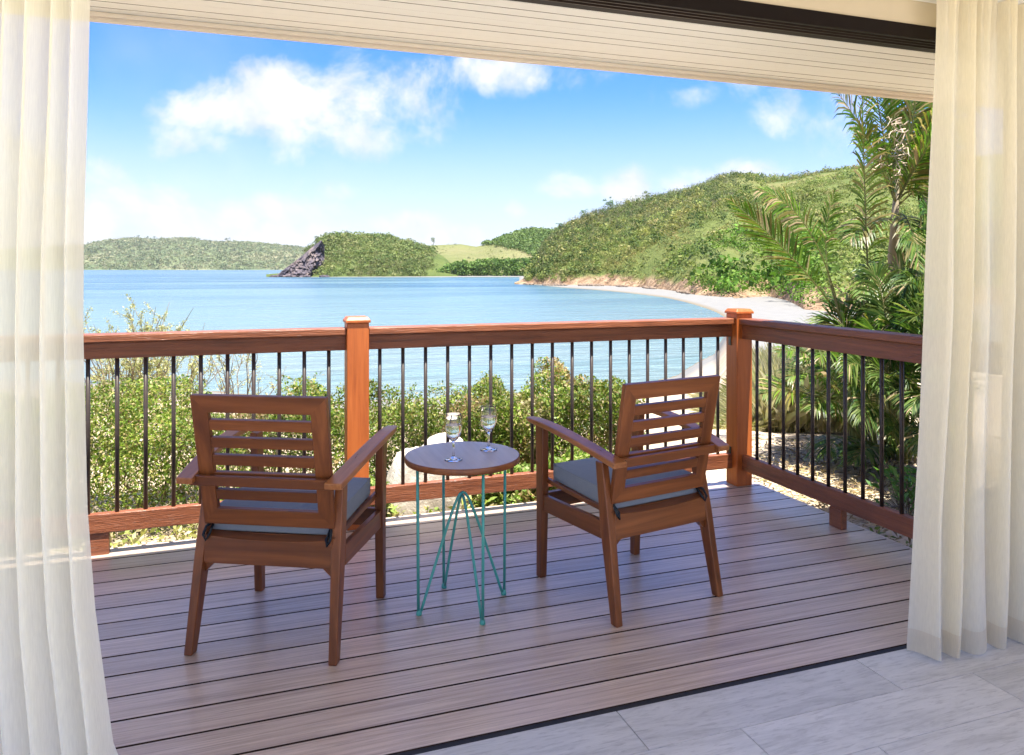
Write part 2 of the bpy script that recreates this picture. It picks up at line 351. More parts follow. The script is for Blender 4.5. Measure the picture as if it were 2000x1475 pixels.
# sea
m = Mat('sea_water'); v = m.co((1,1,1)); vs = m.co((.006, .03, 1)); 
mp = m.n('ShaderNodeMapping'); tcn = m.n('ShaderNodeTexCoord'); m.l(tcn.outputs['Object'], mp.inputs[0]); mp.inputs['Rotation'].default_value = (0, 0, YAW); mp.inputs['Scale'].default_value = (.004, .022, 1)
streak = m.noise(mp.outputs[0], 1.0, 5, .6, .3)
mp2 = m.n('ShaderNodeMapping'); m.l(tcn.outputs['Object'], mp2.inputs[0]); mp2.inputs['Rotation'].default_value = (0, 0, YAW); mp2.inputs['Scale'].default_value = (.35, 1.1, 1)
rip = m.noise(mp2.outputs[0], 1.0, 6, .62, .2)
mp3 = m.n('ShaderNodeMapping'); m.l(tcn.outputs['Object'], mp3.inputs[0]); mp3.inputs['Rotation'].default_value = (0, 0, YAW); mp3.inputs['Scale'].default_value = (.07, .26, 1)
swl = m.noise(mp3.outputs[0], 1.0, 4, .6, .2)
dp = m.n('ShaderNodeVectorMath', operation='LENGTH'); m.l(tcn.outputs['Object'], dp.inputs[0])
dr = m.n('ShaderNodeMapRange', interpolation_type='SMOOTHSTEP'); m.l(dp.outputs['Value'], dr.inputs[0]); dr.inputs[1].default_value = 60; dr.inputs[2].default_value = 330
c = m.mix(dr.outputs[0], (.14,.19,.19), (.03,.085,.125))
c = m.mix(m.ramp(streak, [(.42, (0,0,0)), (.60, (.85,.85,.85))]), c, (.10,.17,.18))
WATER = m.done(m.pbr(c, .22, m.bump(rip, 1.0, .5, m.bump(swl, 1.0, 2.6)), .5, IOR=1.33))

# ------------------------------------------------------------ terrain, sea
rf_ = lambda px: math.atan((px-1000)/F)
def curve(pts):                          # px,b -> phi,r
    a = [(rf_(p), b/math.cos(rf_(p))) for p, b in pts]; return np.array([q[0] for q in a]), np.array([q[1] for q in a])
RN = curve([(-6000,70),(-800,64),(600,56),(1100,58),(1215,62),(1322,70),(1396,88),(1416,112),(1430,138),(1500,75),(6000,75)])
RFc = curve([(1012,500),(1040,462),(1100,389),(1180,338),(1300,256),(1400,170),(1430,138)])
P1 = rf_(1430); P0 = rf_(1012)
def terr(phi, r, wob=True):
    rn = np.interp(phi, *RN); land = phi > P1
    t = np.clip((r-7.6)/(rn-7.6), 0, None)
    z = -.22-8.43*t**.9
    beach = -8.35+.25*fbm(r*np.cos(phi)*.02, r*np.sin(phi)*.02, 3)
    far = np.interp(phi, *RFc, left=1e9)
    zl = np.maximum(z, beach)                                        # right of the bay: all land
    bl = -8.65+np.where(r < rn, .035*(rn-r), np.where(r > far, .014*np.minimum(r-far, 55), -.03*np.minimum(r-rn, far-r)))
    bl = np.maximum(bl, -11.)
    zz = np.where(land, zl, np.where(r < rn, np.maximum(z, np.minimum(bl, -8.0)), bl))
    k = np.clip((np.abs(phi)-R(80))/R(15), 0, 1); zz = zz*(1-k)+(-.22)*k
    return zz+.035*(fbm(r*np.cos(phi)*.8, r*np.sin(phi)*.8, 4)-.5)*np.where(r < 60, 1, 0)
phis = np.concatenate([np.linspace(-math.pi, R(-42), 40, endpoint=False), np.linspace(R(-42), R(42), 420, endpoint=False), np.linspace(R(42), math.pi, 41)])
rs = np.concatenate([np.linspace(.4, 9, 40, endpoint=False), np.geomspace(9, 1500, 170)])
PH, RR = np.meshgrid(phis, rs, indexing='ij'); Z = terr(PH, RR)
Z[0] = Z[-1]
ux = RR*np.sin(PH); ub = RR*np.cos(PH)
V = np.stack([cs*ux+sn*ub, -sn*ux+cs*ub, Z], -1)
def gridfaces(a, b):
    i, j = np.meshgrid(np.arange(a-1), np.arange(b-1), indexing='ij'); k = (i*b+j).ravel()
    return np.stack([k, k+b, k+b+1, k+1], 1)
npmesh('ground', V, gridfaces(*PH.shape), GROUND, smooth=True, kind='structure')
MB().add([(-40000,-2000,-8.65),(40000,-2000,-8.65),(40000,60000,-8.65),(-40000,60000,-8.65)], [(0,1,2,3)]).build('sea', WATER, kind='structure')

# ------------------------------------------------------------ hills
class Hill:
    def __init__(s, sil, bb, br, zb, rough=.06, exp=1.25, nsc=.01, seed=0):
        s.sil = np.array(sil, float); s.bb = np.array(bb, float); s.br = np.array(br, float); s.zb = zb; s.rough = rough; s.exp = exp; s.nsc = nsc; s.seed = seed
    def pt(s, px, t):
        px = np.asarray(px, float); t = np.asarray(t, float)
        ys = np.interp(px, s.sil[:, 0], s.sil[:, 1]); bb = np.interp(px, s.bb[:, 0], s.bb[:, 1]); br = np.interp(px, s.br[:, 0], s.br[:, 1])
        zr = H+(CY-ys)*br/F; b = bb+(br-bb)*t
        S = np.where(t < 1, 1-(1-np.clip(t, 0, 1))**s.exp, 1-(t-1)*1.1)
        z = s.zb+(zr-s.zb)*S
        u = (px-1000)/F*b
        nn = fbm(u*s.nsc, b*s.nsc, 5, s.seed)-.5
        z = z+nn*s.rough*(zr-s.zb)*np.clip(t*3, 0, 1)*np.where(t > .9, .25, 1)*2
        z = np.where(t < 0, s.zb-2, z)
        return np.stack([cs*u+sn*b, -sn*u+cs*b, z], -1)
    def build(s, name, mat, x0, x1, nx, nt_=70):
        px = np.linspace(x0, x1, nx); t = np.concatenate([[-.02], np.linspace(0, 1, nt_), np.linspace(1.05, 1.8, 8)])
        A, B = np.meshgrid(px, t, indexing='ij'); V = s.pt(A, B)
        return npmesh(name, V, gridfaces(*A.shape), mat, smooth=True, kind='structure')
def clumps(name, C, rad, nq, qs, tints, jit=.12, flat=.8, mat=None, parent=None, up=.35, shell=.6, **k):
    """leafy crowns: C (n,3) centres, rad (n,), nq leaf sprays each, facing outwards"""
    n = len(C); nq = int(nq)
    d = rng.normal(size=(n, nq, 3)); d[..., 2] = np.abs(d[..., 2])*1.1-.25; d = unit(d); rr = rng.uniform(shell, 1.05, (n, nq, 1))
    P = (C[:, None, :]+d*rr*rad[:, None, None]*np.array([1, 1, flat])).reshape(-1, 3); L = (np.repeat(rad, nq)*qs*rng.uniform(.6, 1.35, n*nq))[:, None]
    nr = unit(d.reshape(-1, 3)+rng.normal(0, .45, (n*nq, 3))); D = unit(np.cross(nr, rng.normal(size=(n*nq, 3)))); S = np.cross(nr, D)
    V = np.stack([P-D*L*.5, P+S*L*.36, P+D*L*.5, P-S*L*.36], 1); Fq = np.arange(n*nq*4).reshape(-1, 4)
    tt = np.repeat(tints, nq, 0)*rng.uniform(1-jit, 1+jit, (n*nq, 1)); tt = np.repeat(tt, 4, 0)
    return npmesh(name, V, Fq, mat or FARLEAF, parent, tint=tt, **k)
def pick(n, cols, w=None):
    c = np.array(cols); i = rng.choice(len(c), n, p=w); return c[i]*rng.uniform(.75, 1.25, (n, 1))

far = Hill([(-900,500),(-300,492),(0,486),(157,480),(200,470),(260,465),(300,468),(370,465),(410,472),(480,473),(560,480),(640,492),(900,512)],
           [(-900,4400),(900,4700)], [(-900,6200),(900,6400)], -8.65, .05, 1.15, .0007, 3)
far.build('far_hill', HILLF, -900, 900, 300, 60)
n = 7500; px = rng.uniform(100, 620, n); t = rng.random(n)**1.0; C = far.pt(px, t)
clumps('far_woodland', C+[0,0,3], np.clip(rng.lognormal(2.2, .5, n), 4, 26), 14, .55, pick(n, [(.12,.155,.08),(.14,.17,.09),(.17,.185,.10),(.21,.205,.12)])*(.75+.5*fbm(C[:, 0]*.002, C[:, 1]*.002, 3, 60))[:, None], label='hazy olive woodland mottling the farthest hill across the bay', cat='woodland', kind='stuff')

mid = Hill([(520,536),(545,534),(560,522),(590,500),(605,485),(620,472),(640,462),(660,458),(700,462),(730,463),(735,459),(760,464),(790,473),(820,479),(845,488),(870,504),(895,530)],
           [(520,880),(545,872),(620,862),(900,885)], [(520,890),(560,930),(640,1060),(760,1080),(900,960)], -8.4, .05, 1.2, .006, 9)
mid.build('headland', HILLM, 520, 895, 200, 60)
n = 3600; px = 592+253*rng.random(n)**1.0; t = rng.random(n)**.9; ok = ~((px < 600+26*t+20*(fbm(t*6, px*.05, 4, 78)-.5)) & (t < .93)) & (rng.random(n) < np.interp(px, [790, 845], [1, .25+0*0]))
px, t = px[ok], t[ok]; n = len(px); C = mid.pt(px, t)
clumps('headland_scrub', C+[0,0,1.6], np.clip(rng.lognormal(1.05, .5, n), 1.3, 9), 30, .34, pick(n, [(.09,.13,.04),(.12,.155,.05),(.15,.18,.06),(.19,.195,.08)])*(.7+.6*fbm(C[:, 0]*.02, C[:, 1]*.02, 3, 61))[:, None], label='dense olive scrub covering the rocky mid-distance headland', cat='scrub', kind='stuff')
# cliff face on the seaward end
pxs = np.linspace(540, 634, 120); ts = np.linspace(0, 1, 80); A, B = np.meshgrid(pxs, ts, indexing='ij')
top = np.interp(A, [540, 560, 590, 615, 628, 634], [538, 522, 500, 478, 469, 480]); bb = np.interp(A, [540, 634], [868, 852])
bq = bb-6+B*np.interp(A, [540, 634], [6, 60]); zt = H+(CY-top)*bq/F; zq = -8.7+(zt+8.7)*B**1.1
bq = bq+np.clip(A-(598+26*B+26*(fbm(B*6, A*.05, 4, 77)-.5)), 0, None)*1.6
jag = (fbm(A*.16, B*9, 6, 21, .65)-.5); bq = bq+jag*34*np.clip(B*4, 0, 1)*np.clip((1-B)*4, 0, 1); uq = (A-1000)/F*bq
npmesh('sea_cliff', np.stack([cs*uq+sn*bq, -sn*uq+cs*bq, zq+jag*9*np.clip((1-B)*4, 0, 1)], -1), gridfaces(*A.shape), CLIFF, label='grey and purple bare rock cliff at the seaward tip of the headland', cat='cliff')

mead = Hill([(740,500),(800,482),(850,479),(900,477),(930,482),(955,476),(985,465),(1010,456),(1040,450),(1080,453),(1130,440),(1300,420)],
            [(740,960),(1300,930)], [(740,1400),(1300,1500)], -8.3, .03, 1.1, .004, 13)
mead.build('meadow_hill', MEAD, 740, 1300, 220, 50)
n = 260; px = rng.uniform(800, 1040, n); t = rng.uniform(.05, 1, n); ok = fbm(px*.05, t*6, 3, 91) > .5; px, t = px[ok], t[ok]; n = len(px); C = mead.pt(px, t)
clumps('meadow_bushes', C+[0,0,.8], rng.uniform(1.2, 3.4, n), 20, .4, pick(n, [(.08,.12,.04),(.11,.14,.05),(.15,.16,.07)]), label='scattered dark bushes on the pale meadow behind the headland', cat='bushes', kind='stuff')
n = 2600; px = rng.uniform(940, 1130, n); t = rng.random(n); ok = t > np.interp(px, [940, 990, 1040, 1130], [.97, .55, .3, .1]); px, t = px[ok], t[ok]; n = len(px); C = mead.pt(px, t)
clumps('hillside_wood', C+[0,0,2.5], rng.uniform(4, 8, n), 18, .5, pick(n, [(.08,.13,.04),(.09,.14,.04),(.12,.17,.05)]), label='deep green wood on the hill behind the pale meadow', cat='woodland', kind='stuff')
n = 900; px = rng.uniform(842, 1048, n); bq = rng.uniform(900, 955, n); hh = np.interp(px, [842, 880, 930, 1048], [3, 14, 19, 21]); fr = rng.random(n)
u = (px-1000)/F*bq; C = np.stack([cs*u+sn*bq, -sn*u+cs*bq, -8+hh*fr], -1)
clumps('shore_trees', C, rng.uniform(2.5, 5, n), 18, .55, pick(n, [(.07,.13,.03),(.10,.17,.04),(.13,.20,.05)]), label='bright green belt of trees along the far beach below the meadow', cat='trees', kind='stuff')
# low far beach
pxs = np.linspace(560, 1080, 80); A, B = np.meshgrid(pxs, np.linspace(0, 1, 5), indexing='ij'); bq = np.interp(A, [560, 1080], [846, 860])+B*110+6*(fbm(A*.05, A*0, 3)-.5); uq = (A-1000)/F*bq
npmesh('far_beach', np.stack([cs*uq+sn*bq, -sn*uq+cs*bq, -8.7+np.minimum(B*3, 1)*.9], -1), gridfaces(*A.shape), GROUND, kind='structure')

big = Hill([(1005,552),(1020,546),(1032,534),(1045,510),(1065,482),(1085,462),(1110,444),(1150,426),(1190,414),(1230,400),(1280,390),(1330,381),(1370,370),(1400,357),(1430,347),(1460,344),(1500,351),(1550,348),(1600,341),(1660,333),(1730,323),(1830,311),(2000,300),(2600,330),(3200,420)],
           [(1005,478),(1040,470),(1100,430),(1180,405),(1250,370),(1300,326),(1360,262),(1420,240),(1500,262),(1535,230),(1570,178),(1640,165),(1700,175),(1830,200),(3200,220)],
           [(1005,490),(1045,505),(1100,535),(1200,575),(1350,640),(1450,720),(1600,720),(3200,560)], -8.0, .05, 1.22, .012, 31)
big.build('scrub_hill', HILLB, 1005, 3200, 620, 110)
def bigscat(n, x0, x1, t0, t1, p=1.0): return rng.uniform(x0, x1, n), t0+(t1-t0)*rng.random(n)**p
px, t = bigscat(21000, 1028, 1860, 0.0, 1.0, .85); C = big.pt(px, t); dist = np.hypot(C[:, 0], C[:, 1])
dens = fbm(C[:, 0]*.02, C[:, 1]*.02, 4, 5); keep = dens+rng.normal(0, .08, len(px)) > np.interp(px, [1030, 1350, 1450, 1860], [.30, .36, .45, .46]); keep &= ~((C[:, 2] < -8+7.5*np.clip((vnoise(px*.11, 8.8)-.35)*2.5, .12, 1)) & (px < 1350)); px, t, C = px[keep], t[keep], C[keep]
n = len(C); grn = fbm(C[:, 0]*.012, C[:, 1]*.012, 3, 40)[:, None]
base = pick(n, [(.14,.18,.045),(.17,.20,.055),(.20,.215,.065),(.12,.165,.05),(.23,.215,.085)])
lush = (np.interp(px, [1280, 1400, 1590, 1640], [0, 1, 1, .25])*(t < .16+.08*rng.random(n)))[:, None]
base = base*(1-lush)+pick(n, [(.06,.13,.015),(.09,.18,.025),(.13,.20,.035)])*lush
tan_ = np.clip((fbm(C[:, 0]*.03, C[:, 1]*.03, 4, 50)-.5)*5, 0, 1)[:, None]*np.interp(px, [1030, 1350, 1500], [1, .8, .3])[:, None]*(1-lush); base = base*(1-tan_*.7)+np.array([.22,.165,.06])*tan_*.7
base = base*(.55+.9*grn)
rad = np.clip(rng.lognormal(.18, .5, n), .6, 4.2)*np.interp(t, [0, .2, 1], [1.15, 1, 1.2])*(1+.5*lush[:, 0])
clumps('hill_scrub', C+np.stack([0*rad, 0*rad, rad*.45], -1), rad, 26, .34, base, jit=.14, label='olive and dry tan scrub all over the large hill on the right of the bay', cat='scrub', kind='stuff')
# larger separate crowns standing over the scrub
px, t = bigscat(520, 1040, 1500, .05, 1.0, .8); C = big.pt(px, t); n = len(C)
clumps('hill_crowns', C+[0,0,2.2], rng.uniform(1.8, 3.6, n), 34, .34, pick(n, [(.05,.085,.025),(.075,.11,.035),(.10,.13,.05)]), flat=1.1, jit=.25, label='darker rounded tree crowns dotted over the scrub of the large hill', cat='trees', kind='stuff')
# spiky saplings sticking out of the scrub near the left ridge, grouped as stuff
px, t = bigscat(2600, 1050, 1440, .25, 1.0, .45); C = big.pt(px, t); n = len(C); hh = rng.uniform(2.5, 7.5, n)
q = 14; s = rng.random((n, q)); P = C[:, None, :]+np.stack([rng.normal(0, .55, (n, q))*(.4+s), rng.normal(0, .55, (n, q))*(.4+s), s*hh[:, None]], -1)
Vq, Fq = leafquads(P.reshape(-1, 3), rng.uniform(.7, 1.5, n*q), rng.uniform(.15, .4, n*q), 0, D=unit(rng.normal(size=(n*q, 3))*.5+[0, 0, 1]))
npmesh('hill_saplings', Vq, Fq, FARLEAF, tint=np.repeat(np.repeat(pick(n, [(.13,.14,.07),(.17,.20,.08),(.20,.18,.11)]), q, 0), 4, 0), label='thin upright saplings bristling out of the scrub on the ridge', cat='saplings', kind='stuff')
BARK = simple('bark', (.16,.125,.09), .9, .1, nscale=8, namp=.3)
PBARK = simple('palm_bark', (.24,.20,.13), .8, .2, nscale=18, namp=.35, bump=.4)
def far_tree(p, h, r, label, tintc, group=None):
    o = empty('hillside_tree', p, label=label, cat='tree', group=group)
    tb = MB(); tb.tube([(0,0,-1),(.1*h,0,h*.35),(.05*h,.03*h,h*.7)], [.04*h,.03*h,.012*h], 6)
    for k in range(5):
        a = k*1.3; tb.tube([(.07*h,0,h*(.3+.08*k)),(.07*h+math.cos(a)*r*.7, math.sin(a)*r*.7, h*(.55+.08*k))], [.016*h,.006*h], 5)
    tb.build('trunk', BARK, o)
    nn = 14; C = np.array([[rng.normal(0, r*.45), rng.normal(0, r*.45), h*rng.uniform(.45, 1)] for _ in range(nn)])
    clumps('crown', C, rng.uniform(r*.25, r*.45, nn), 26, .5, pick(nn, tintc), parent=o, jit=.3)
    return o
g_ = [(.08,.15,.05),(.11,.19,.07)]
p = big.pt(1190, 1.0); far_tree(p, 11, 4.2, 'tallest dark green tree on the ridge of the scrub hill, left of the white cloud', g_)
p = big.pt(1262, .99); far_tree(p, 8, 3.4, 'wide thin-crowned tree on the ridge under the white cloud', [(.14,.17,.08),(.18,.21,.10)])
p = big.pt(1140, .99); far_tree(p, 7.5, 2.6, 'small tree on the ridge near its low left end', g_)
p = big.pt(1095, .97); far_tree(p, 6.5, 2.2, 'lowest leaning tree at the left tip of the scrub hill ridge', g_)
p = big.pt(1324, .9); far_tree(p, 7, 2.8, 'dark trunked tree standing just below the ridge in the middle of the hill', [(.10,.13,.06),(.13,.15,.07)])
p = mead.pt(846, 1.0); far_tree(p, 14, 6, 'spindly lone tree on the skyline above the meadow', [(.16,.20,.12)])
for q_, lb in ((270, 'left'), (288, 'middle'), (301, 'right')):
    p = far.pt(q_, 1.0); far_tree(p, 26, 14, 'tiny %s tree of the three on the crest of the far hill' % lb, [(.16,.19,.12)], 'tiny trees on the crest of the far hill')
p = far.pt(441, 1.0); far_tree(p, 32, 20, 'single dark tree on the skyline of the far hill, right of its summit', [(.08,.12,.06)])
# rocks and driftwood along the foot of the hill
def rocks(name, n, xs, ys, bs, sz, mat, **k):
    V = []; Fq = []; base = np.array([[-1,-1,-1],[1,-1,-1],[1,1,-1],[-1,1,-1],[-1,-1,1],[1,-1,1],[1,1,1],[-1,1,1]], float)
    fc = np.array([(0,3,2,1),(4,5,6,7),(0,1,5,4),(1,2,6,5),(2,3,7,6),(3,0,4,7)])
    for i in range(n):
        px = rng.uniform(*xs)
        while vnoise(px*.06, 3.3) < .42: px = rng.uniform(*xs)
        b = np.interp(px, *bs)+rng.uniform(*ys); u = (px-1000)/F*b; z = float(terr(np.array(math.atan((px-1000)/F)), np.array(math.hypot(u, b))))
        s_ = rng.uniform(*sz); q = base*rng.uniform(.5, 1, (8, 3))*s_*[1, .8, .6]; a = rng.uniform(0, 6.3); c_, s2 = math.cos(a), math.sin(a)
        q = np.stack([q[:, 0]*c_-q[:, 1]*s2, q[:, 0]*s2+q[:, 1]*c_, q[:, 2]], -1)+[cs*u+sn*b, -sn*u+cs*b, max(z, -8.7)+s_*.25]
        Fq.append(fc+8*i); V.append(q)
    return npmesh(name, np.concatenate(V), np.concatenate(Fq), mat, **k)
bsr = ([1020, 1100, 1180, 1250, 1300, 1360], [474, 425, 400, 362, 320, 262])
SROCK = simple('shore_rock', (.20,.15,.11), .95, .1, nscale=.35, namp=.75, bump=.6)
rocks('shore_rocks', 650, (1025, 1345), (-8, 14), bsr, (.15, 1.25), SROCK, label='brown and grey rocks along the foot of the scrub hill', cat='rocks', kind='stuff')
rocks('headland_rocks', 120, (520, 640), (-8, 4), ([520, 640], [862, 850]), (.8, 3.2), CLIFF, label='dark rocks awash below the cliff of the headland', cat='rocks', kind='stuff')

# ------------------------------------------------------------ house: floor, deck, soffit, frame
fl = MB().box(-3.2, 4.2, -3.0, 2.07, -.2, -.004).build('floor', GROUT, kind='structure')
tile_me = None
row_joint = {0: 1.068, 1: 1.37, 2: 1.684-.918, 3: 1.20}
for r in range(6):
    y1 = 2.073-.1995*r; y0 = y1-.1975; j0 = row_joint.get(r, .4+.31*r)
    for k in range(-5, 4):
        x0 = j0+k*.918
        if x0 > 3.9 or x0+.918 < -3.0: continue
        if tile_me is None:
            t_ = MB().box(0, .9155, 0, .1975, 0, .006).build('tile', TILE, fl, bevel=.0012, seg=1); tile_me = t_
        else: t_ = tile_me.copy(); COL.objects.link(t_); t_.parent = fl
        t_.location = (x0, y0, -.006+.0003*((r*7+k*3) % 3))
props(MB().box(-3.2, 4.2, -3.0, 2.073-.1995*6, -.004, 0).build('floor_screed', TILE), kind='structure')
tr = MB().box(-3.2, 3.9, 2.075, 2.098, -.05, -.003).build('door_track', BLACK, label='black sliding door track set flush between deck boards and grey floor tiles', cat='door track')
deck = MB().box(-2.3, 3.0, 2.10, 4.06, -.22, -.09).build('deck', simple('deck_joists', (.01,.007,.006), .95), kind='structure')
bd = None
for k in range(14):
    if bd is None: o = bd = MB().box(-2.35, 3.018, 0, .1345, -.024, 0).build('board', DECK, deck, bevel=.0012, seg=1)
    else: o = bd.copy(); COL.objects.link(o); o.parent = deck
    o.location = (0, 2.0985+k*.1415, 0)
# fascia below deck
MB().box(-2.35, 3.018, 4.082, 4.10, -.24, -.002).build('edge_board', DECK, deck, bevel=.002)
MB().box(3.02, 3.038, 2.1, 4.10, -.24, -.002).build('edge_board', DECK, deck, bevel=.002)
EDGE = simple('deck_gap_shade', (.045,.028,.02), .9, .1); SOFFSHADE = simple('soffit_gap_shade', (.16,.11,.07), .9, .1)  # dark side faces: shade of the gaps between boards put into colour
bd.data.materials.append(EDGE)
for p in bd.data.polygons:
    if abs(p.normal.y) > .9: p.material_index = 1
# house envelope, ceiling and roof cut short to let in fill light
house = empty('house', (0, 2.1, 0), label='beige walled room whose open side frames the deck and bay', cat='house')
def part(mb, name, mat, parent, **k):
    bv = k.pop('bevel', 0); o = mb.build(name, mat, parent, bevel=bv, **k)
    if parent.type == 'EMPTY': o.matrix_parent_inverse = parent.matrix_basis.inverted()
    return o
part(MB().box(-3.2, 4.2, 2.102, 2.24, 2.232, 2.40), 'bulkhead', WALLP, house)
part(MB().box(-3.2, 4.2, .2, 2.100, 2.318, 2.40), 'ceiling', CEILP, house)
part(MB().box(2.93, 4.2, 2.102, 2.24, -.2, 2.230), 'wall', TANW, house)
part(MB().box(-3.2, -1.9, 2.102, 2.24, -.2, 2.230), 'wall', WALLP, house)
part(MB().box(4.0, 4.2, -1.0, 2.098, -.0, 2.316), 'wall', TANW, house)
part(MB().box(-3.6, 5.2, .1, 3.36, 2.403, 2.46), 'roof', simple('roof_felt', (.25,.2,.17), .9), house)
sof = empty('roof_overhang', (0, 3.38, 2.33), label='cream painted plank soffit of the roof overhang with pale fascia board', cat='soffit')
sb = None
for k in range(16):
    y1 = 3.372-k*.0735
    if y1-.0735 < 2.24: break
    if sb is None:
        sb = o = part(MB().box(-3.2, 5.0, -.0680, 0, 2.362, 2.385), 'soffit_board', SOFF, sof, bevel=.0008, seg=1)
        sb.matrix_parent_inverse = Matrix(); sb.data.materials.append(SOFFSHADE)
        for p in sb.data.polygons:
            if abs(p.normal.y) > .9: p.material_index = 1  # soffit board sides painted brown as the shade in their gaps
    else: o = sb.copy(); COL.objects.link(o); o.parent = sof
    o.location = (0, y1-3.38, -2.33+.0006*(k % 3))
part(MB().box(-3.2, 5.0, 2.242, 3.37, 2.388, 2.40), 'backing', BLACK, sof)
part(MB().box(-3.2, 5.0, 3.373, 3.392, 2.328, 2.47), 'fascia_board', FASC, sof, bevel=.003)
part(MB().box(-3.2, 5.0, 3.35, 3.372, 2.342, 2.361), 'trim', FASC, sof, bevel=.004)
fr = empty('sliding_door_frame', (0, 2.1, 2.18), label='dark brown sliding door head frame with twin tracks above the opening', cat='door frame')
part(MB().box(-3.0, 3.6, 2.096, 2.112, 2.180, 2.231), 'head_board', BRN, fr, bevel=.002)
part(MB().box(-3.0, 3.6, 2.112, 2.245, 2.215, 2.231), 'track_bed', BLACK, fr)
for yy in (2.138, 2.163, 2.188):
    part(MB().box(-3.0, 3.6, yy, yy+.004, 2.184, 2.215), 'track', FIN, fr)
part(MB().box(-3.0, 3.6, 2.205, 2.245, 2.190, 2.215), 'outer_lip', BRN, fr, bevel=.002)
part(MB().box(2.90, 2.93, 2.102, 2.24, .0, 2.18), 'jamb', BRN, fr, bevel=.002)

# ------------------------------------------------------------ railings
def post_at(parent, x0, y0, w=.113, zt=1.068):
    p = MB().box(x0, x0+w, y0, y0+w, .0, zt).build('post', PO, parent, bevel=.005)
    c = MB().box(x0-.007, x0+w+.007, y0-.007, y0+w+.007, zt, zt+.012).hexa([(x0-.007,y0-.007,zt+.012),(x0+w+.007,y0-.007,zt+.012),(x0+w+.007,y0+w+.007,zt+.012),(x0-.007,y0+w+.007,zt+.012),
        (x0+.006,y0+.006,zt+.030),(x0+w-.006,y0+.006,zt+.030),(x0+w-.006,y0+w-.006,zt+.030),(x0+.006,y0+w-.006,zt+.030)])
    c.build('post_cap', PO, p, bevel=.002)
fence = empty('deck_railing', (0, 4.0, 0), label='red-brown front deck railing with dark round balusters facing the bay', cat='railing')
fence.location = (0, 0, 0)
post_at(fence, .490, 3.95); post_at(fence, 2.860, 3.95); post_at(fence, -1.88, 3.95)
def span(x0, x1, bx):
    MB().box(x0, x1, 3.968, 4.075, 1.003, 1.040).build('top_rail', RX, fence, bevel=.005)
    MB().box(x0, x1, 3.998, 4.036, .924, 1.001).build('upper_beam', RX, fence, bevel=.003)
    MB().box(x0, x1, 3.996, 4.038, .104, .194).build('bottom_rail', RX, fence, bevel=.004)
    return bx
bal = None
def baluster(x, y, parent):
    global bal
    if bal is None: o = bal = MB().tube([(0,0,0),(0,0,.752)], .0098, 12).build('baluster', IRON, None, smooth=False); bal.data.polygons.foreach_set('use_smooth', [len(p.vertices) == 4 for p in bal.data.polygons]); bal.parent = parent
    else: o = bal.copy(); COL.objects.link(o); o.parent = parent
    o.location = (x, y, .183)
span(-1.767, .4895, 0); span(.6035, 2.8595, 0)
for k in range(18): baluster(.405-.1228*k, 4.017, fence)
for k in range(18): baluster(.669+.12345*k, 4.017, fence)
MB().box(-.708, -.610, 4.004, 4.04, .0, .1035).build('foot_block', RX, fence, bevel=.003)
MB().box(1.70, 1.79, 4.004, 4.04, .0, .1035).build('foot_block', RX, fence, bevel=.003)
for (bx, bz) in ((2.853, .90), (2.853, .205)):
    MB().box(bx, 2.8598, 4.005, 4.030, bz-.03, bz+.03).build('bracket', IRON, fence, bevel=.001)
side = empty('side_railing', (0, 0, 0), label='brown side deck railing in shade running from the corner post to the curtain', cat='railing')
MB().box(2.874, 2.978, 2.26, 3.9495, 1.003, 1.040).build('top_rail', RY, side, bevel=.005)
MB().box(2.897, 2.935, 2.26, 3.9495, .914, 1.001).build('upper_beam', RY, side, bevel=.003)
MB().box(2.895, 2.937, 2.26, 3.9495, .102, .194).build('bottom_rail', RY, side, bevel=.004)
MB().box(2.893, 2.931, 3.118, 3.205, .0, .1015).build('foot_block', RY, side, bevel=.003)
for k in range(13): baluster(2.916, 3.829-.1190*k, side)

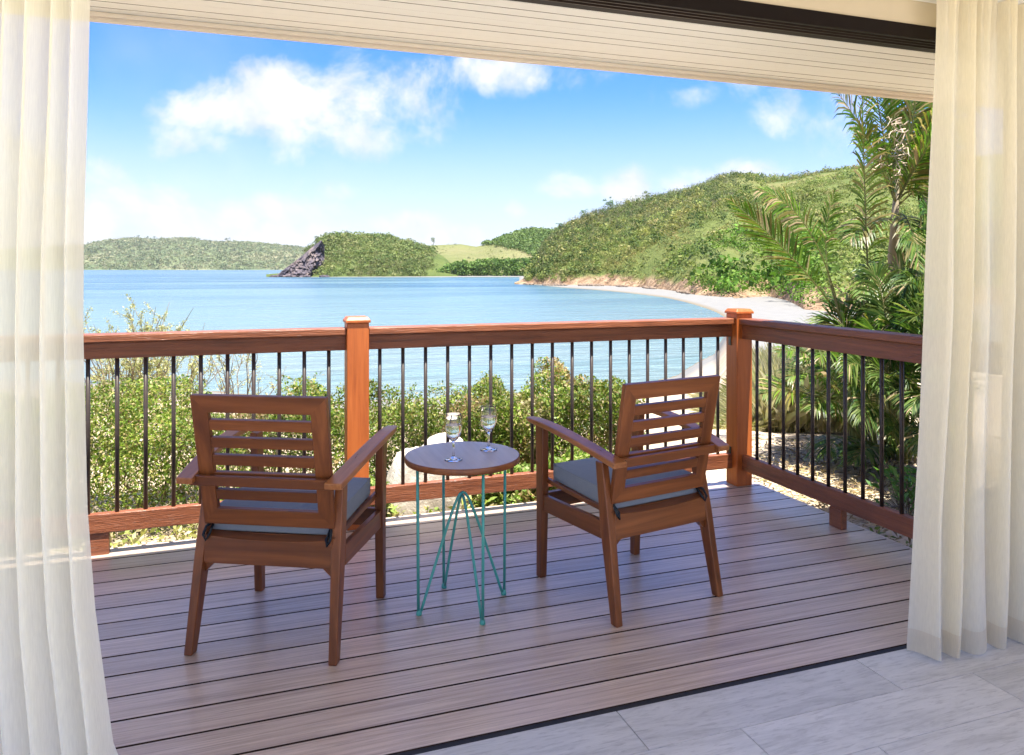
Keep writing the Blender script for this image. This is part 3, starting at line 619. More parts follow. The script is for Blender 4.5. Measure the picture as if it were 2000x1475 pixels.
# ------------------------------------------------------------ chairs
def ring(c, ax, ay, hx, hy):
    c = Vector(c); ax = Vector(ax); ay = Vector(ay); return [c-ax*hx-ay*hy, c+ax*hx-ay*hy, c+ax*hx+ay*hy, c-ax*hx+ay*hy]
def make_chair(loc, rz, label):
    t = empty('armchair', (*loc, 0), rz, label=label, cat='chair', group='wooden deck armchairs with grey cushions')
    X = (1,0,0); Yv = (0,1,0)
    for s in (-1, 1):
        # rear leg, raked and leaning in
        MB().sweep([ring((s*.262,.018,0), X, Yv, .015, .019), ring((s*.252,.085,.34), X, Yv, .0175, .029), ring((s*.247,.132,.594), X, Yv, .016, .022)]).build('leg', WZ, t, bevel=.004)
        # front leg
        MB().sweep([ring((s*.262,.548,0), X, Yv, .0165, .018), ring((s*.262,.540,.34), X, Yv, .0175, .024), ring((s*.270,.532,.667), X, Yv, .0165, .028)]).build('leg', WZ, t, bevel=.004)
        MB().hexa([(s*.262-.011,.102,.303),(s*.262+.011,.102,.303),(s*.262+.011,.520,.296),(s*.262-.011,.520,.296),
                   (s*.258-.011,.108,.372),(s*.258+.011,.108,.372),(s*.262+.011,.518,.366),(s*.262-.011,.518,.366)]).build('side_rail', WY, t, bevel=.003)
        # arm: bowed out and arched
        secs = []
        for i in range(17):
            q = i/16; y = -.012+q*.592; x = s*(.268+.034*math.sin(q*2.2)+.006*q); z = .611+.080*math.sin(min(q*1.12, 1)*math.pi/2)
            w = .031-.004*q if q < .93 else .026-.006*(q-.93)/.07; th = .0115*(1-.25*max(0, q-.8)/.2)
            dz = .088*math.cos(min(q*1.12, 1)*math.pi/2)*1.6; n_ = Vector((0, -dz*1.2, 1)).normalized()
            secs.append(ring((x, y, z), X, n_, w, th))
        MB().sweep(secs).build('armrest', WA, t, bevel=.004)
        MB().sweep([ring((s*.212,.10,.392), X, (0,0,1), .010, .011), ring((s*.212,.50,.415), X, (0,0,1), .010, .011)]).build('seat_bar', WY, t, bevel=.003)
        MB().sweep([ring((s*.240,.070,.404), X, (0,0,1), .009, .010), ring((s*.246,.535,.427), X, (0,0,1), .009, .010)]).build('seat_bar', WY, t, bevel=.003)
        # cushion tie loop
        pts = [(s*.222,.100,.440),(s*.232,.070,.430),(s*.234,.052,.405),(s*.224,.050,.388),(s*.217,.062,.405),(s*.220,.098,.432)]
        MB().tube(pts, .005, 6).build('tie', DKFAB, t, smooth=True)
        MB().add([(s*.235,.068,.303),(s*.200,.068,.303),(s*.235,.068,.270),(s*.235,.10,.303),(s*.200,.10,.303),(s*.235,.10,.270)],
                 [(0,1,2),(3,5,4),(0,3,4,1),(1,4,5,2),(2,5,3,0)]).build('corner_block', WX, t)
    # rear rail with dished top edge
    bot = []; topv = []; K = 12; mb = MB(); secs = []
    for i in range(K+1):
        x = -.236+.472*i/K; d = .012*(1-(x/.236)**2)
        secs.append([(x,.058,.304),(x,.100,.304),(x,.110,.410-d),(x,.064,.402-d)])
    mb.sweep(secs).build('rear_rail', WX, t, bevel=.002)
    MB().box(-.243,.243,.522,.548,.300,.37).build('front_rail', WX, t, bevel=.003)
    MB().box(-.228,.228,.106,.165,.386,.401).build('seat_slat', WX, t, bevel=.002)
    for k in range(4):
        yy = .17+.095*k; MB().box(-.235,.235,yy,yy+.05,.405+.005*k,.414+.005*k).build('seat_slat', WX, t, bevel=.002)
    # cushion
    me_v = MB(); nx, ny = 14, 14
    def cz(y): return .417+(y-.10)*.055
    secs = []
    y0, y1, hx, th = .104, .500, .236, .066
    g = []
    for j in range(ny+1):
        y = y0+(y1-y0)*j/ny
        for i in range(nx+1):
            x = -hx+2*hx*i/nx; e = (1-(abs(x)/hx)**6)*(1-(abs((y-(y0+y1)/2)/((y1-y0)/2)))**6)
            g.append((x, y, e))
    V_ = []; F_ = []
    for x, y, e in g: V_.append((x, y, cz(y)+.062+.012*e))
    nn = len(V_)
    for x, y, e in g: V_.append((x, y, cz(y)-.006*e-.014*(1-(y-.1)/.4)))
    idx = lambda i, j, k=0: k*nn+j*(nx+1)+i
    for j in range(ny):
        for i in range(nx): F_.append((idx(i,j),idx(i+1,j),idx(i+1,j+1),idx(i,j+1))); F_.append((idx(i,j,1),idx(i,j+1,1),idx(i+1,j+1,1),idx(i+1,j,1)))
    for i in range(nx): F_.append((idx(i,0,1),idx(i+1,0,1),idx(i+1,0),idx(i,0))); F_.append((idx(i,ny),idx(i+1,ny),idx(i+1,ny,1),idx(i,ny,1)))
    for j in range(ny): F_.append((idx(0,j),idx(0,j+1),idx(0,j+1,1),idx(0,j,1))); F_.append((idx(nx,j,1),idx(nx,j+1,1),idx(nx,j+1),idx(nx,j)))
    cu = MB().add(V_, F_).build('cushion', CUSH, t, bevel=.010, seg=3, smooth=True)
    for zz, nm in ((.061, 0), (.0, 1)):
        loop = []
        for a, b in ((-1,-1),(1,-1),(1,1),(-1,1),(-1,-1)): loop.append((a*(hx-.004), (y0+y1)/2+b*((y1-y0)/2-.004), cz((y0+y1)/2+b*(y1-y0)/2)+zz-.001))
        pts = []
        for a, b in zip(loop[:-1], loop[1:]): pts += [Vector(a).lerp(Vector(b), q/6) for q in range(6)]
        MB().tube(pts+[pts[0]], .0032, 6).build('piping', CUSH, cu, smooth=True)
    # backrest frame in its own tilted plane
    P0_ = Vector((0, .0855, .440)); U = (Vector((0, -.005, .913))-P0_).normalized(); Ln = (Vector((0, -.005, .913))-P0_).length; Nf = Vector((1,0,0)).cross(U)
    def pl(x0, x1, v0, v1, th=.011, x0b=None, x1b=None):
        x0b = x0 if x0b is None else x0b; x1b = x1 if x1b is None else x1b; c = []
        for d in (-th, th):
            for (x, v) in ((x0b, v0), (x1b, v0), (x1, v1), (x0, v1)): c.append(P0_+Vector((x,0,0))+U*v+Nf*d)
        return MB().hexa(c)
    mb = MB(); vs = []; iv = [(-.186,.060),(.186,.060),(.186,Ln-.062),(-.186,Ln-.062)]; ov = [(-.242,0),(.242,0),(.246,Ln),(-.246,Ln)]
    for d in (-.011, .011):
        vs += [P0_+Vector((x,0,0))+U*v+Nf*d for x, v in ov]+[P0_+Vector((x,0,0))+U*v+Nf*d for x, v in iv]
    fs = []
    for i in range(4):
        j = (i+1) % 4; fs += [(i,j,4+j,4+i),(8+i,12+i,12+j,8+j),(i,8+i,8+j,j),(4+i,4+j,12+j,12+i)]
    back = mb.add(vs, fs).build('backrest', WX, t, bevel=.003); back.data.materials.append(WZ)
    for p in back.data.polygons:
        if abs(p.center.x) > .18: p.material_index = 1
    for k in range(5):
        v1 = Ln-.062-.0268-.0650*k; pl(-.1857, .1857, v1-.0382, v1, .0095).build('slat', WX, back, bevel=.002)
    # cross rail behind the back at arm height
    MB().hexa([(-.262,.014,.590),(.262,.014,.590),(.262,.039,.590),(-.262,.039,.590),(-.262,.010,.626),(.262,.010,.626),(.262,.034,.626),(-.262,.034,.626)]).build('cross_rail', WX, t, bevel=.003)
    return t
make_chair((.042, 2.743), -.468, 'slatted wooden armchair left of the round table, turned towards it')
make_chair((1.583, 2.600), .190, 'slatted wooden armchair right of the round table near the corner post')

# ------------------------------------------------------------ side table and glasses
tb = empty('side_table', (.82, 2.932, 0), label='round wooden topped side table on teal hairpin wire legs', cat='table')
top_ = MB().lathe([(.0001,.5785),(.2262,.5785),(.2262,.6035),(.0001,.6035)], 128).build('table_top', TTOP, tb, smooth=False)
MB().lathe([(.2264,.5785),(.2280,.5790),(.2300,.583),(.2302,.592),(.2300,.599),(.2288,.6022),(.2264,.6033),(.2264,.5785)], 128).build('edge_band', WX, top_, smooth=True)
MB().lathe([(.0001,.572),(.20,.572),(.205,.578),(.0001,.578)], 48).build('underframe', WX, tb)
feet = [Vector((.633,2.9,0)), Vector((.789,3.115,0)), Vector((.847,2.744,0)), Vector((1.009,2.968,0))]
cen = Vector((.82, 2.932, 0)); feet = [f-cen for f in feet]
for f in feet: MB().tube([(f.x,f.y,.012),(f.x*1.02,f.y*1.02,.573)], .0060, 10).build('leg', TEAL, tb, smooth=True)
for a, b, hh in ((0, 3, .452), (1, 2, .442)):
    A_, B_ = feet[a], feet[b]; pts = []
    for i in range(31):
        q = i/30; w = abs(2*q-1); x = (1-w**1.0)
        z = hh-(hh-.014)*(math.sqrt(w*w+.03)-math.sqrt(.03))/(math.sqrt(1.03)-math.sqrt(.03))
        pp = A_.lerp(B_, .5+.5*(2*q-1)*(.94)); pts.append((pp.x, pp.y, z))
    MB().tube(pts, .0056, 10).build('brace', TEAL, tb, smooth=True)
for f in feet: MB().lathe([(.0001,0),(.0105,0),(.0115,.006),(.0095,.016),(.0055,.022),(.0001,.022)], 16, f.x*.985, f.y*.985).build('foot_cap', TEAL, tb, smooth=True)
def glass(x, y, label, k=1.0):
    g = empty('wine_glass', (x, y, .6037), label=label, cat='glass', group='wine glasses on the side table')
    th = .0012
    outer = [(.0001,.0),(.034,.0),(.0352,.0012),(.034,.0028),(.018,.006),(.008,.010),(.0045,.018),(.0040,.040),(.0046,.062),(.0075,.072),(.016,.080),(.026,.095),(.0325,.112),(.0345,.132),(.0335,.155),(.0301,.1794),(.0299,.180)]
    inner = [(.0290,.180),(.0288,.1794),(.0322,.155),(.0332,.132),(.0312,.112),(.0246,.096),(.0148,.083),(.006,.078),(.0001,.0765)]
    MB().lathe(outer+inner, 56).build('bowl', GLASS, g, smooth=True)
    wl = [(.0001,.0772),(.0056,.0786),(.0144,.0836),(.0242,.0966),(.0308,.1126),(.0327,.128),(.0328,.1365),(.0328,.137),(.0320,.137),(.0001,.137)]
    w = MB().lathe(wl, 56).build('wine', WINE, g, smooth=True)
    for p in w.data.polygons:
        if len(p.vertices) > 8 or abs(p.normal.z) > .99: p.use_smooth = False
glass(.763, 2.859, 'wine glass of white wine nearest the front edge of the round table')
glass(.942, 2.970, 'wine glass of white wine further back and right on the round table')

# ------------------------------------------------------------ curtains
def curtain(name, label, mat, ex0, ex1, yc, ztop, zbot, nf, amp, seed, hem=True, cols=220, rows=60, grow=0.0, pleat=True):
    o = empty(name, (0, 0, 0), label=label, cat='curtain')
    rr = np.random.default_rng(seed); ph = np.cumsum(rr.uniform(.6, 1.4, nf+2)); 
    s = np.linspace(0, 1, cols); t = np.linspace(0, 1, rows)
    S, T = np.meshgrid(s, t, indexing='ij'); Zz = ztop+(zbot(S)-ztop)*T
    x0 = np.interp(Zz, *ex0); x1 = np.interp(Zz, *ex1)
    warp = np.interp(S*(nf), np.arange(nf+2), (ph-ph[0])/(ph[nf]-ph[0])*nf)
    a = 2*np.pi*warp
    X = x0+(x1-x0)*S+ .35*amp*np.sin(a*1.0+1.1+.8*T)*np.clip(T*1.3, .35, 1)*np.clip(S*12, 0, 1)*np.clip((1-S)*12, 0, 1)
    A = amp*(.35+.65*np.clip(T*2.2, 0, 1)) if pleat else amp
    Yq = yc+A*(np.cos(a+.5*np.sin(2.5*T+S*4))+.35*np.sin(a*.5+2*T))+.012*np.sin(7*T+a*.5)*T+grow*T**2*np.interp(S, [0, 1], [1, .3])
    if pleat: Yq += .012*np.cos(a*3)*np.exp(-T*14)
    V = np.stack([X, Yq, Zz], -1); k = int(rows*.955) if hem else rows
    npmesh('fabric', V[:, :k+1] if hem else V, gridfaces(cols, (k+1) if hem else rows), mat, o, smooth=True)
    if hem: npmesh('hem', V[:, k:], gridfaces(cols, rows-k), HEM, o, smooth=True)
    return o
curtain('sheer_curtain', 'thick cream pleated sheer curtain drawn to the right side of the opening', SHEER_R,
        ([0, .5, 1.2, 1.93, 2.31], [2.185, 2.203, 2.25, 2.272, 2.285]), ([0, 2.31], [2.98, 3.02]), 1.985, 2.313,
        lambda S: .010+.006*np.sin(S*40)+.0*S, 8, .042, 4)
curtain('sheer_curtain', 'thin white see-through curtain billowing at the left side of the opening', SHEER_L,
        ([0, 2.31], [-1.15, -1.0]), ([0, .26, .58, .81, 1.04, 1.21, 1.43, 1.72, 1.95, 2.31], [-.20, -.287, -.323, -.338, -.343, -.347, -.346, -.338, -.333, -.33]), 1.90, 2.313,
        lambda S: .03+.0*S, 16, .032, 12, hem=False, pleat=False, cols=900)

# ------------------------------------------------------------ planting
HC = [(.10,.17,.02),(.16,.23,.03),(.21,.27,.045),(.29,.29,.08),(.07,.12,.018),(.30,.24,.11)]
def shrub(name, label, cat, x0, x1, y0, y1, ztop, n, cols, L=.030, seed=1, branch=True, zb=-.22, wts=None, rough=.10, group=None):
    o = empty(name, ((x0+x1)/2, (y0+y1)/2, zb), label=label, cat=cat, group=group); c0 = np.array([(x0+x1)/2, (y0+y1)/2, zb])
    r = np.random.default_rng(seed); m_ = int(n*2.2)
    P = np.stack([r.uniform(x0-.05, x1+.05, m_), r.uniform(y0-.06, y1+.06, m_), r.uniform(zb+.02, 1.0, m_)], -1)
    zt = ztop(P[:, 0]) if callable(ztop) else np.full(m_, ztop)
    P[:, 2] = zb+.02+(zt+.08-zb)*r.random(m_)**.75
    lump = fbm(P[:, 0]*3.1+seed, P[:, 2]*3.1+P[:, 1]*2.2, 4, seed)-.5; lump2 = fbm(P[:, 0]*9, P[:, 1]*9+P[:, 2]*8, 3, seed+3)-.5
    # signed depth inside the hedge
    hy = np.minimum(P[:, 1]-y0, y1-P[:, 1]); hx = np.minimum(P[:, 0]-x0, x1-P[:, 0]); hz = zt-P[:, 2]
    d = np.minimum(np.minimum(hy, hx), hz)+lump*rough*3+lump2*rough*1.2
    keep = (d > 0) & (r.random(m_) < np.where(d < .16, 1, .35)); P = P[keep]; d = d[keep]; P = P[:n]; d = d[:n]; n_ = len(P)
    Ls = L*r.uniform(.5, 1.45, n_)*(.75+.5*fbm(P[:, 0]*1.3, P[:, 2]*2, 3, seed+9)); Vq, Fq = leafquads(P-c0, Ls, Ls*.48, .45, r)
    c = np.array(cols); ci = r.choice(len(c), n_, p=wts); gp = fbm(P[:, 0]*2.2, P[:, 2]*3+P[:, 1], 3, seed+7)[:, None]
    dry = (fbm(P[:, 0]*1.7+5, P[:, 2]*2.2+P[:, 1], 4, seed+20) > .60)[:, None]
    tn = np.where(dry & (r.random((n_, 1)) < .6), np.array([.30,.21,.10]), c[ci])*r.uniform(.7, 1.3, (n_, 1))*(.45+1.1*gp)
    npmesh('leaves', Vq, Fq, LEAF, o, tint=np.repeat(tn, 4, 0), kind='stuff')
    if branch:
        mb = MB()
        for k in range(max(5, int((x1-x0)*10))):
            bx = r.uniform(x0+.1, x1-.1)-c0[0]; by = r.uniform(y0+.12, y1-.12)-c0[1]; zt_ = float(ztop(np.array([bx+c0[0]]))[0]) if callable(ztop) else ztop
            pp = [(bx, by, -.03)]; hh_ = (zt_-zb)*r.uniform(.6, .92)
            for q in range(1, 5): pp.append((pp[-1][0]+r.normal(0, .05), pp[-1][1]+r.normal(0, .04), hh_*q/4))
            mb.tube(pp, [.009, .008, .006, .004, .002], 5)
        mb.build('stems', BARK, o, kind='stuff')
    return o
top1 = lambda x: .50+.035*(fbm(x*2.1, x*0, 3, 2)-.5)*2-.02*x
shrub('hedge', 'clipped yellow-green hedge outside the railing behind the left chair', 'hedge', -2.6, 1.30, 4.78, 5.75, top1, 115000, HC, L=.025, seed=2, rough=.15)
top2 = lambda x: np.interp(x, [1.2, 1.32, 1.5, 1.66, 1.78], [.28, .47, .53, .47, .20])
shrub('hedge_bush', 'rounded hedge bush behind the wine glasses between two dips in the hedge', 'bush', 1.33, 1.86, 4.75, 5.6, lambda x: np.interp(x, [1.33, 1.45, 1.62, 1.78, 1.86], [.36, .49, .53, .50, .30]), 21000, HC, L=.025, seed=5, rough=.14)
shrub('hedge_bush', 'tallest right-hand hedge bush rising behind the arm of the right chair', 'bush', 2.0, 2.78, 4.80, 5.7, lambda x: np.interp(x, [2.0, 2.12, 2.3, 2.5, 2.65, 2.78], [.36, .50, .55, .48, .42, .22]), 30000, HC, L=.027, seed=8, rough=.14)
shrub('low_shrub', 'dry twiggy low shrub filling the dip left of the tallest hedge bush', 'bush', 1.80, 2.08, 4.85, 5.5, .33, 5000, [(.34,.28,.15),(.28,.24,.10),(.22,.22,.07)], seed=9)
GC = [(.16,.26,.05),(.22,.32,.07),(.28,.34,.09),(.33,.33,.14)]
shrub('low_shrub', 'bright green low growth in front of the hedge behind the side table', 'bush', 1.36, 2.45, 4.42, 4.80, lambda x: .03+.12*(fbm(x*4, x*0, 3, 3)), 17000, GC, L=.034, seed=11, branch=True)
shrub('low_shrub', 'bright green low growth at the foot of the hedge behind the middle post', 'bush', .38, .86, 4.45, 4.8, lambda x: -.02+.14*(fbm(x*4, x*0, 3, 6)), 6500, GC, L=.034, seed=14)
# pale boulder
bm = bmesh.new(); bmesh.ops.create_icosphere(bm, subdivisions=4, radius=1)
for vv in bm.verts:
    p_ = vv.co.copy(); q = fbm(np.array([p_.x*1.6+3]), np.array([p_.y*1.6+p_.z*1.3]), 5, 3)[0]-.5
    k_ = 1+q*.35; top_ = min(p_.z*1.25, .72+.15*p_.x); vv.co = Vector((p_.x*(.30-.10*max(p_.z, 0))*k_, p_.y*.22*k_, top_*.46*k_))
me = bpy.data.meshes.new('boulder'); bm.to_mesh(me); bm.free(); me.materials.append(ROCK)
for p_ in me.polygons: p_.use_smooth = True
bo = link(bpy.data.objects.new('boulder', me)); bo.location = (1.06, 4.62, -.08); bo.rotation_euler = (0, R(6), R(12))
props(bo, 'pale tan boulder poking out of the hedge behind the side table', 'rock')

def twig_shrub(base, h, spread, nb, nl, label, cols, seed, L=.020):
    r = np.random.default_rng(seed); o = empty('wispy_shrub', base, label=label, cat='shrub'); mb = MB(); tips = []
    for k in range(nb):
        a = r.uniform(0, 6.3); e = r.uniform(.25, 1)*spread; hh_ = h*r.uniform(.55, 1.0); p = Vector((r.normal(0, .05), r.normal(0, .05), 0)); pts = [p.copy()]
        for q in range(1, 7):
            f = q/6; pts.append(Vector((math.cos(a)*e*f**1.3+r.normal(0, .03), math.sin(a)*e*f**1.3+r.normal(0, .03), hh_*f)))
        mb.tube(pts, [.011, .009, .007, .005, .004, .003, .0015], 5)
        for j in range(8):
            f = r.uniform(.35, 1); i_ = min(int(f*6), 5); s_ = pts[i_].lerp(pts[i_+1], f*6-i_); d = Vector((r.normal(0, 1), r.normal(0, 1), r.uniform(.3, 1.5))).normalized()*r.uniform(.08, .28)*h*.5
            mb.tube([s_, s_+d*.5+Vector((0,0,.01)), s_+d], [.003, .002, .001], 4); tips += [s_+d*r.uniform(.15, 1) for _ in range(nl)]
    mb.build('stems', BARK, o, kind='stuff')
    P = np.array([list(t_) for t_ in tips])+r.normal(0, .012, (len(tips), 3)); Ls = L*r.uniform(.6, 1.3, len(P)); Vq, Fq = leafquads(P, Ls, Ls*.42, .2, r)
    npmesh('leaves', Vq, Fq, LEAF, o, tint=np.repeat(pick(len(P), cols), 4, 0), kind='stuff')
    return o
WC = [(.42,.40,.17),(.46,.42,.24),(.30,.32,.12)]
b_ = at(250, 960, 6.4); twig_shrub((b_.x, b_.y, -.22), 1.30, .62, 46, 34, 'tall wispy pale-leaved shrub rising above the rail beside the left curtain', WC, 21)
b_ = at(345, 960, 6.6); twig_shrub((b_.x, b_.y, -.22), 1.20, .50, 20, 26, 'thin sparse shrub above the rail right of the wispy shrub', WC, 22)
b_ = at(470, 960, 6.3); twig_shrub((b_.x, b_.y, -.22), 1.05, .55, 14, 12, 'short feathery shrub peeping over the hedge behind the left chair', WC, 23)
def weeds(name, label, spots, cols, seed, L=.05, hgt=.14, n=26, kindstuff=False):
    r = np.random.default_rng(seed); o = empty(name, (*spots[0][:2], -.21), label=label, cat='weeds'); c0 = np.array([spots[0][0], spots[0][1], -.21]); P = []; D = []; mb = MB()
    for (x, y) in spots:
        for k in range(n):
            a = r.uniform(0, 6.3); e = r.uniform(.0, hgt*.8); z = r.uniform(.02, hgt); P.append((x+math.cos(a)*e, y+math.sin(a)*e, -.2+z)); D.append((math.cos(a), math.sin(a), r.uniform(-.2, 1.2)))
            if k % 4 == 0: mb.tube([(x-c0[0], y-c0[1], -.02), (x-c0[0]+math.cos(a)*e, y-c0[1]+math.sin(a)*e, z)], .0018, 4)
    mb.build('stems', BARK, o, kind='stuff'); P = np.array(P)-c0; Ls = L*r.uniform(.6, 1.3, len(P)); Vq, Fq = leafquads(P, Ls, Ls*.4, .3, r, unit(np.array(D)))
    npmesh('leaves', Vq, Fq, LEAF, o, tint=np.repeat(pick(len(P), cols), 4, 0), kind='stuff'); return o
rr = np.random.default_rng(5)
weeds('weeds', 'dry straw-coloured weeds along the deck edge beneath the left railing', [(rr.uniform(-.9, .5), rr.uniform(4.3, 4.7)) for _ in range(22)], [(.42,.36,.20),(.34,.33,.12),(.24,.28,.08)], 31, L=.05, hgt=.13)
weeds('weeds', 'leafy weeds in the bed beneath the front railing behind the side table', [(rr.uniform(.6, 2.5), rr.uniform(4.25, 4.5)) for _ in range(26)], [(.30,.34,.10),(.22,.30,.07),(.42,.36,.20)], 32, L=.05, hgt=.15)
weeds('weeds', 'small leafy weeds outside the side railing by its foot block', [(3.14+rr.uniform(-.03, .12), rr.uniform(2.75, 3.35)) for _ in range(12)], [(.10,.15,.05),(.16,.20,.07)], 33, L=.045, hgt=.14, n=18)
b_ = at(1770, 985, 4.9)
weeds('weeds', 'fresh green seedling clump in the shade outside the side railing', [(b_.x+rr.uniform(-.12, .12), b_.y+rr.uniform(-.15, .15)) for _ in range(7)], [(.07,.17,.04),(.10,.22,.05)], 34, L=.07, hgt=.26, n=30)
# dry grass bank beyond the corner
r = np.random.default_rng(41); n = 15000; px = r.uniform(1385, 1720, n); b0 = r.uniform(7.6, 9.6, n); u = (px-1000)/F*b0; hh = r.uniform(.25, .75, n)*np.interp(px, [1385, 1470, 1500, 1720], [.12, .3, 1, 1])
B0 = np.stack([cs*u+sn*b0, -sn*u+cs*b0, np.full(n, -.30)], -1); dr_ = r.normal(0, .16, (n, 2)); w_ = .006
sd_ = unit(np.stack([r.normal(size=n), r.normal(size=n), np.zeros(n)], -1))*w_
mid_ = B0+np.stack([dr_[:, 0]*.3, dr_[:, 1]*.3, hh*.6], -1); tp = B0+np.stack([dr_[:, 0], dr_[:, 1], hh], -1)
V = np.stack([B0-sd_, B0+sd_, mid_+sd_*.8, tp], 1); V2 = np.stack([B0-sd_, mid_+sd_*.8, tp, mid_-sd_*.8], 1)
npmesh('dry_grass', np.concatenate([V, V2]), np.arange(n*8).reshape(-1, 4), LEAF, tint=np.tile(np.repeat(pick(n, [(.50,.44,.26),(.42,.38,.20),(.36,.36,.18),(.56,.50,.34)]), 4, 0), (2, 1)), label='pale dry grass bank beyond the corner of the deck', cat='grass', kind='stuff')
# leaf litter
r = np.random.default_rng(42); n = 5200; px = r.uniform(1440, 1960, n); b0 = r.uniform(4.2, 7.0, n); w_ = np.interp(px, [1440, 1560, 1960], [.25, 1, 1])*np.interp(b0, [4.2, 5.0, 6.6, 7], [.3, 1, 1, .3]); ok = r.random(n) < w_; px, b0 = px[ok], b0[ok]; n = len(px)
u = (px-1000)/F*b0; C = np.stack([cs*u+sn*b0, -sn*u+cs*b0, -.205+r.random(n)*.03], -1); okk = C[:, 0] > 3.08; C = C[okk]; n = len(C)
Vq, Fq = leafquads(C, r.uniform(.03, .12, n), r.uniform(.008, .022, n), 2.5, r, unit(r.normal(size=(n, 3))*[1, 1, .25]))
npmesh('leaf_litter', Vq, Fq, LEAF, tint=np.repeat(pick(n, [(.22,.15,.08),(.34,.26,.16),(.12,.08,.05),(.42,.35,.24)]), 4, 0), label='brown fallen palm leaves littering the ground outside the side railing', cat='leaf litter', kind='stuff')

# ------------------------------------------------------------ palms
STEM = simple('palm_stem', (.22,.24,.07), .45, .4, nscale=20, namp=.2)
def frond(parent, P0, P1, P2, n=46, L=.34, s0=.22, w=.016, droop=.5, cols=None, up=(0,0,1), r=None, stem=.008, fold=.35, dead=0.0):
    base = Vector(parent.location); P0, P1, P2 = [Vector(p)-base for p in (P0, P1, P2)]; up = np.array(up, float)
    def bz(q): return P0*(1-q)**2+P1*2*q*(1-q)+P2*q*q
    mb = MB(); mb.tube([bz(i/14) for i in range(15)], [stem*(1-.85*i/14) for i in range(15)], 5)
    q = np.repeat(np.linspace(s0, .995, n), 2)+r.normal(0, .003, 2*n); q = np.clip(q, 0, 1)[:, None]; sg = np.tile([1., -1.], n)[:, None]
    p0, p1, p2 = [np.array(p) for p in (P0, P1, P2)]
    C = p0*(1-q)**2+p1*2*q*(1-q)+p2*q*q; T = unit(2*(1-q)*(p1-p0)+2*q*(p2-p1)); S = unit(np.cross(T, up)); U = np.cross(S, T)
    rel = (q-s0)/(1-s0); Ls = L*np.sin(np.pi*np.clip(.16+.80*rel, 0, 1))**.8*r.uniform(.82, 1.12, (2*n, 1))
    ang = .95-.55*rel+r.normal(0, .07, (2*n, 1)); D = unit(S*sg*np.sin(ang)+T*np.cos(ang)+U*(fold+r.normal(0, .10, (2*n, 1))))
    wd = w*r.uniform(.8, 1.2, (2*n, 1))*np.clip(Ls/L, .5, 1); Wv = unit(np.cross(D, U))*wd*.5
    g = np.array([0, 0, -1.]); a = C; b = C+D*Ls*.35+g*Ls*droop*.06; c = C+D*Ls*.72+g*Ls*droop*.25; d = C+D*Ls*.95+g*Ls*droop*.52
    V = np.stack([a-Wv*.35, a+Wv*.35, b+Wv, c+Wv*.8, d, c-Wv*.8, b-Wv], 1); k = np.arange(2*n)[:, None]*7
    Fq = np.concatenate([k+[0, 1, 2, 6], k+[6, 2, 3, 5], k+[5, 3, 4, 4]])
    V = V.reshape(-1, 3); tri = []
    cc = np.array(cols); tn = cc[r.choice(len(cc), 2*n)]*r.uniform(.8, 1.2, (2*n, 1))
    if dead: dm = r.random(2*n) < dead; tn[dm] = np.array([.38,.29,.17])*r.uniform(.8, 1.2, (dm.sum(), 1))
    tn = np.repeat(tn, 7, 0)
    sv = np.array(mb.v); k0 = len(V); sf = [f for f in mb.f if len(f) == 4]
    V = np.concatenate([V, sv]); faces = [tuple(f) for f in Fq[:4*n]]+[tuple(f[:3]) for f in Fq[4*n:]]+[tuple(i+k0 for i in f) for f in sf]
    me = bpy.data.meshes.new('frond'); me.from_pydata(V.tolist(), [], faces); c4 = np.ones((len(V), 4), np.float32); c4[:k0, :3] = tn; c4[k0:, :3] = (.20,.20,.07)
    ca = me.color_attributes.new('tint', 'FLOAT_COLOR', 'POINT'); ca.data.foreach_set('color', c4.ravel()); me.materials.append(PLEAF)
    return link(bpy.data.objects.new('frond', me), parent)
PG = [(.05,.11,.010),(.08,.16,.014),(.125,.20,.022),(.15,.13,.035)]; PB = [(.06,.15,.015),(.09,.19,.02),(.04,.10,.015)]; PD = [(.035,.08,.018),(.06,.11,.022),(.10,.15,.035),(.14,.18,.05)]
r = np.random.default_rng(77)
# arching young palm behind the corner of the rail
g0 = at(1672, 880, 6.9); g0.z = -.25
pa_ = empty('palm', g0, label='young palm with two long fronds arching left over the beach', cat='palm tree')
A0 = at(1642, 612, 6.8)
frond(pa_, at(1645,625,6.8), at(1560,500,6.6), at(1428,392,6.3), 62, .30, .30, .016, .35, PG, (-.5, .5, 1), r, dead=.12, fold=.5)
frond(pa_, at(1640,612,6.8), at(1590,395,6.8), at(1480,372,6.6), 52, .34, .34, .017, .9, PG, (-.3, -.8, .6), r, dead=.2, fold=.1)
frond(pa_, at(1640,615,6.8), at(1590,480,7.0), at(1632,372,7.1), 44, .30, .36, .016, .9, PG, (.2, -1, .3), r, dead=.12, fold=.1)
MB().tube([Vector((0,0,0)), A0-g0+Vector((.03,0,-.1)), A0-g0+Vector((.01,0,.02))], [.018, .013, .011], 8).build('stem', STEM, pa_, smooth=True)
MB().tube([Vector((.03,.02,0)), at(1645,625,6.8)-g0+Vector((0,0,.02))], [.014, .009], 8).build('stem', STEM, pa_, smooth=True)
MB().tube([Vector((-.03,.02,0)), at(1640,612,6.8)-g0+Vector((0,0,.02))], [.014, .009], 8).build('stem', STEM, pa_, smooth=True)
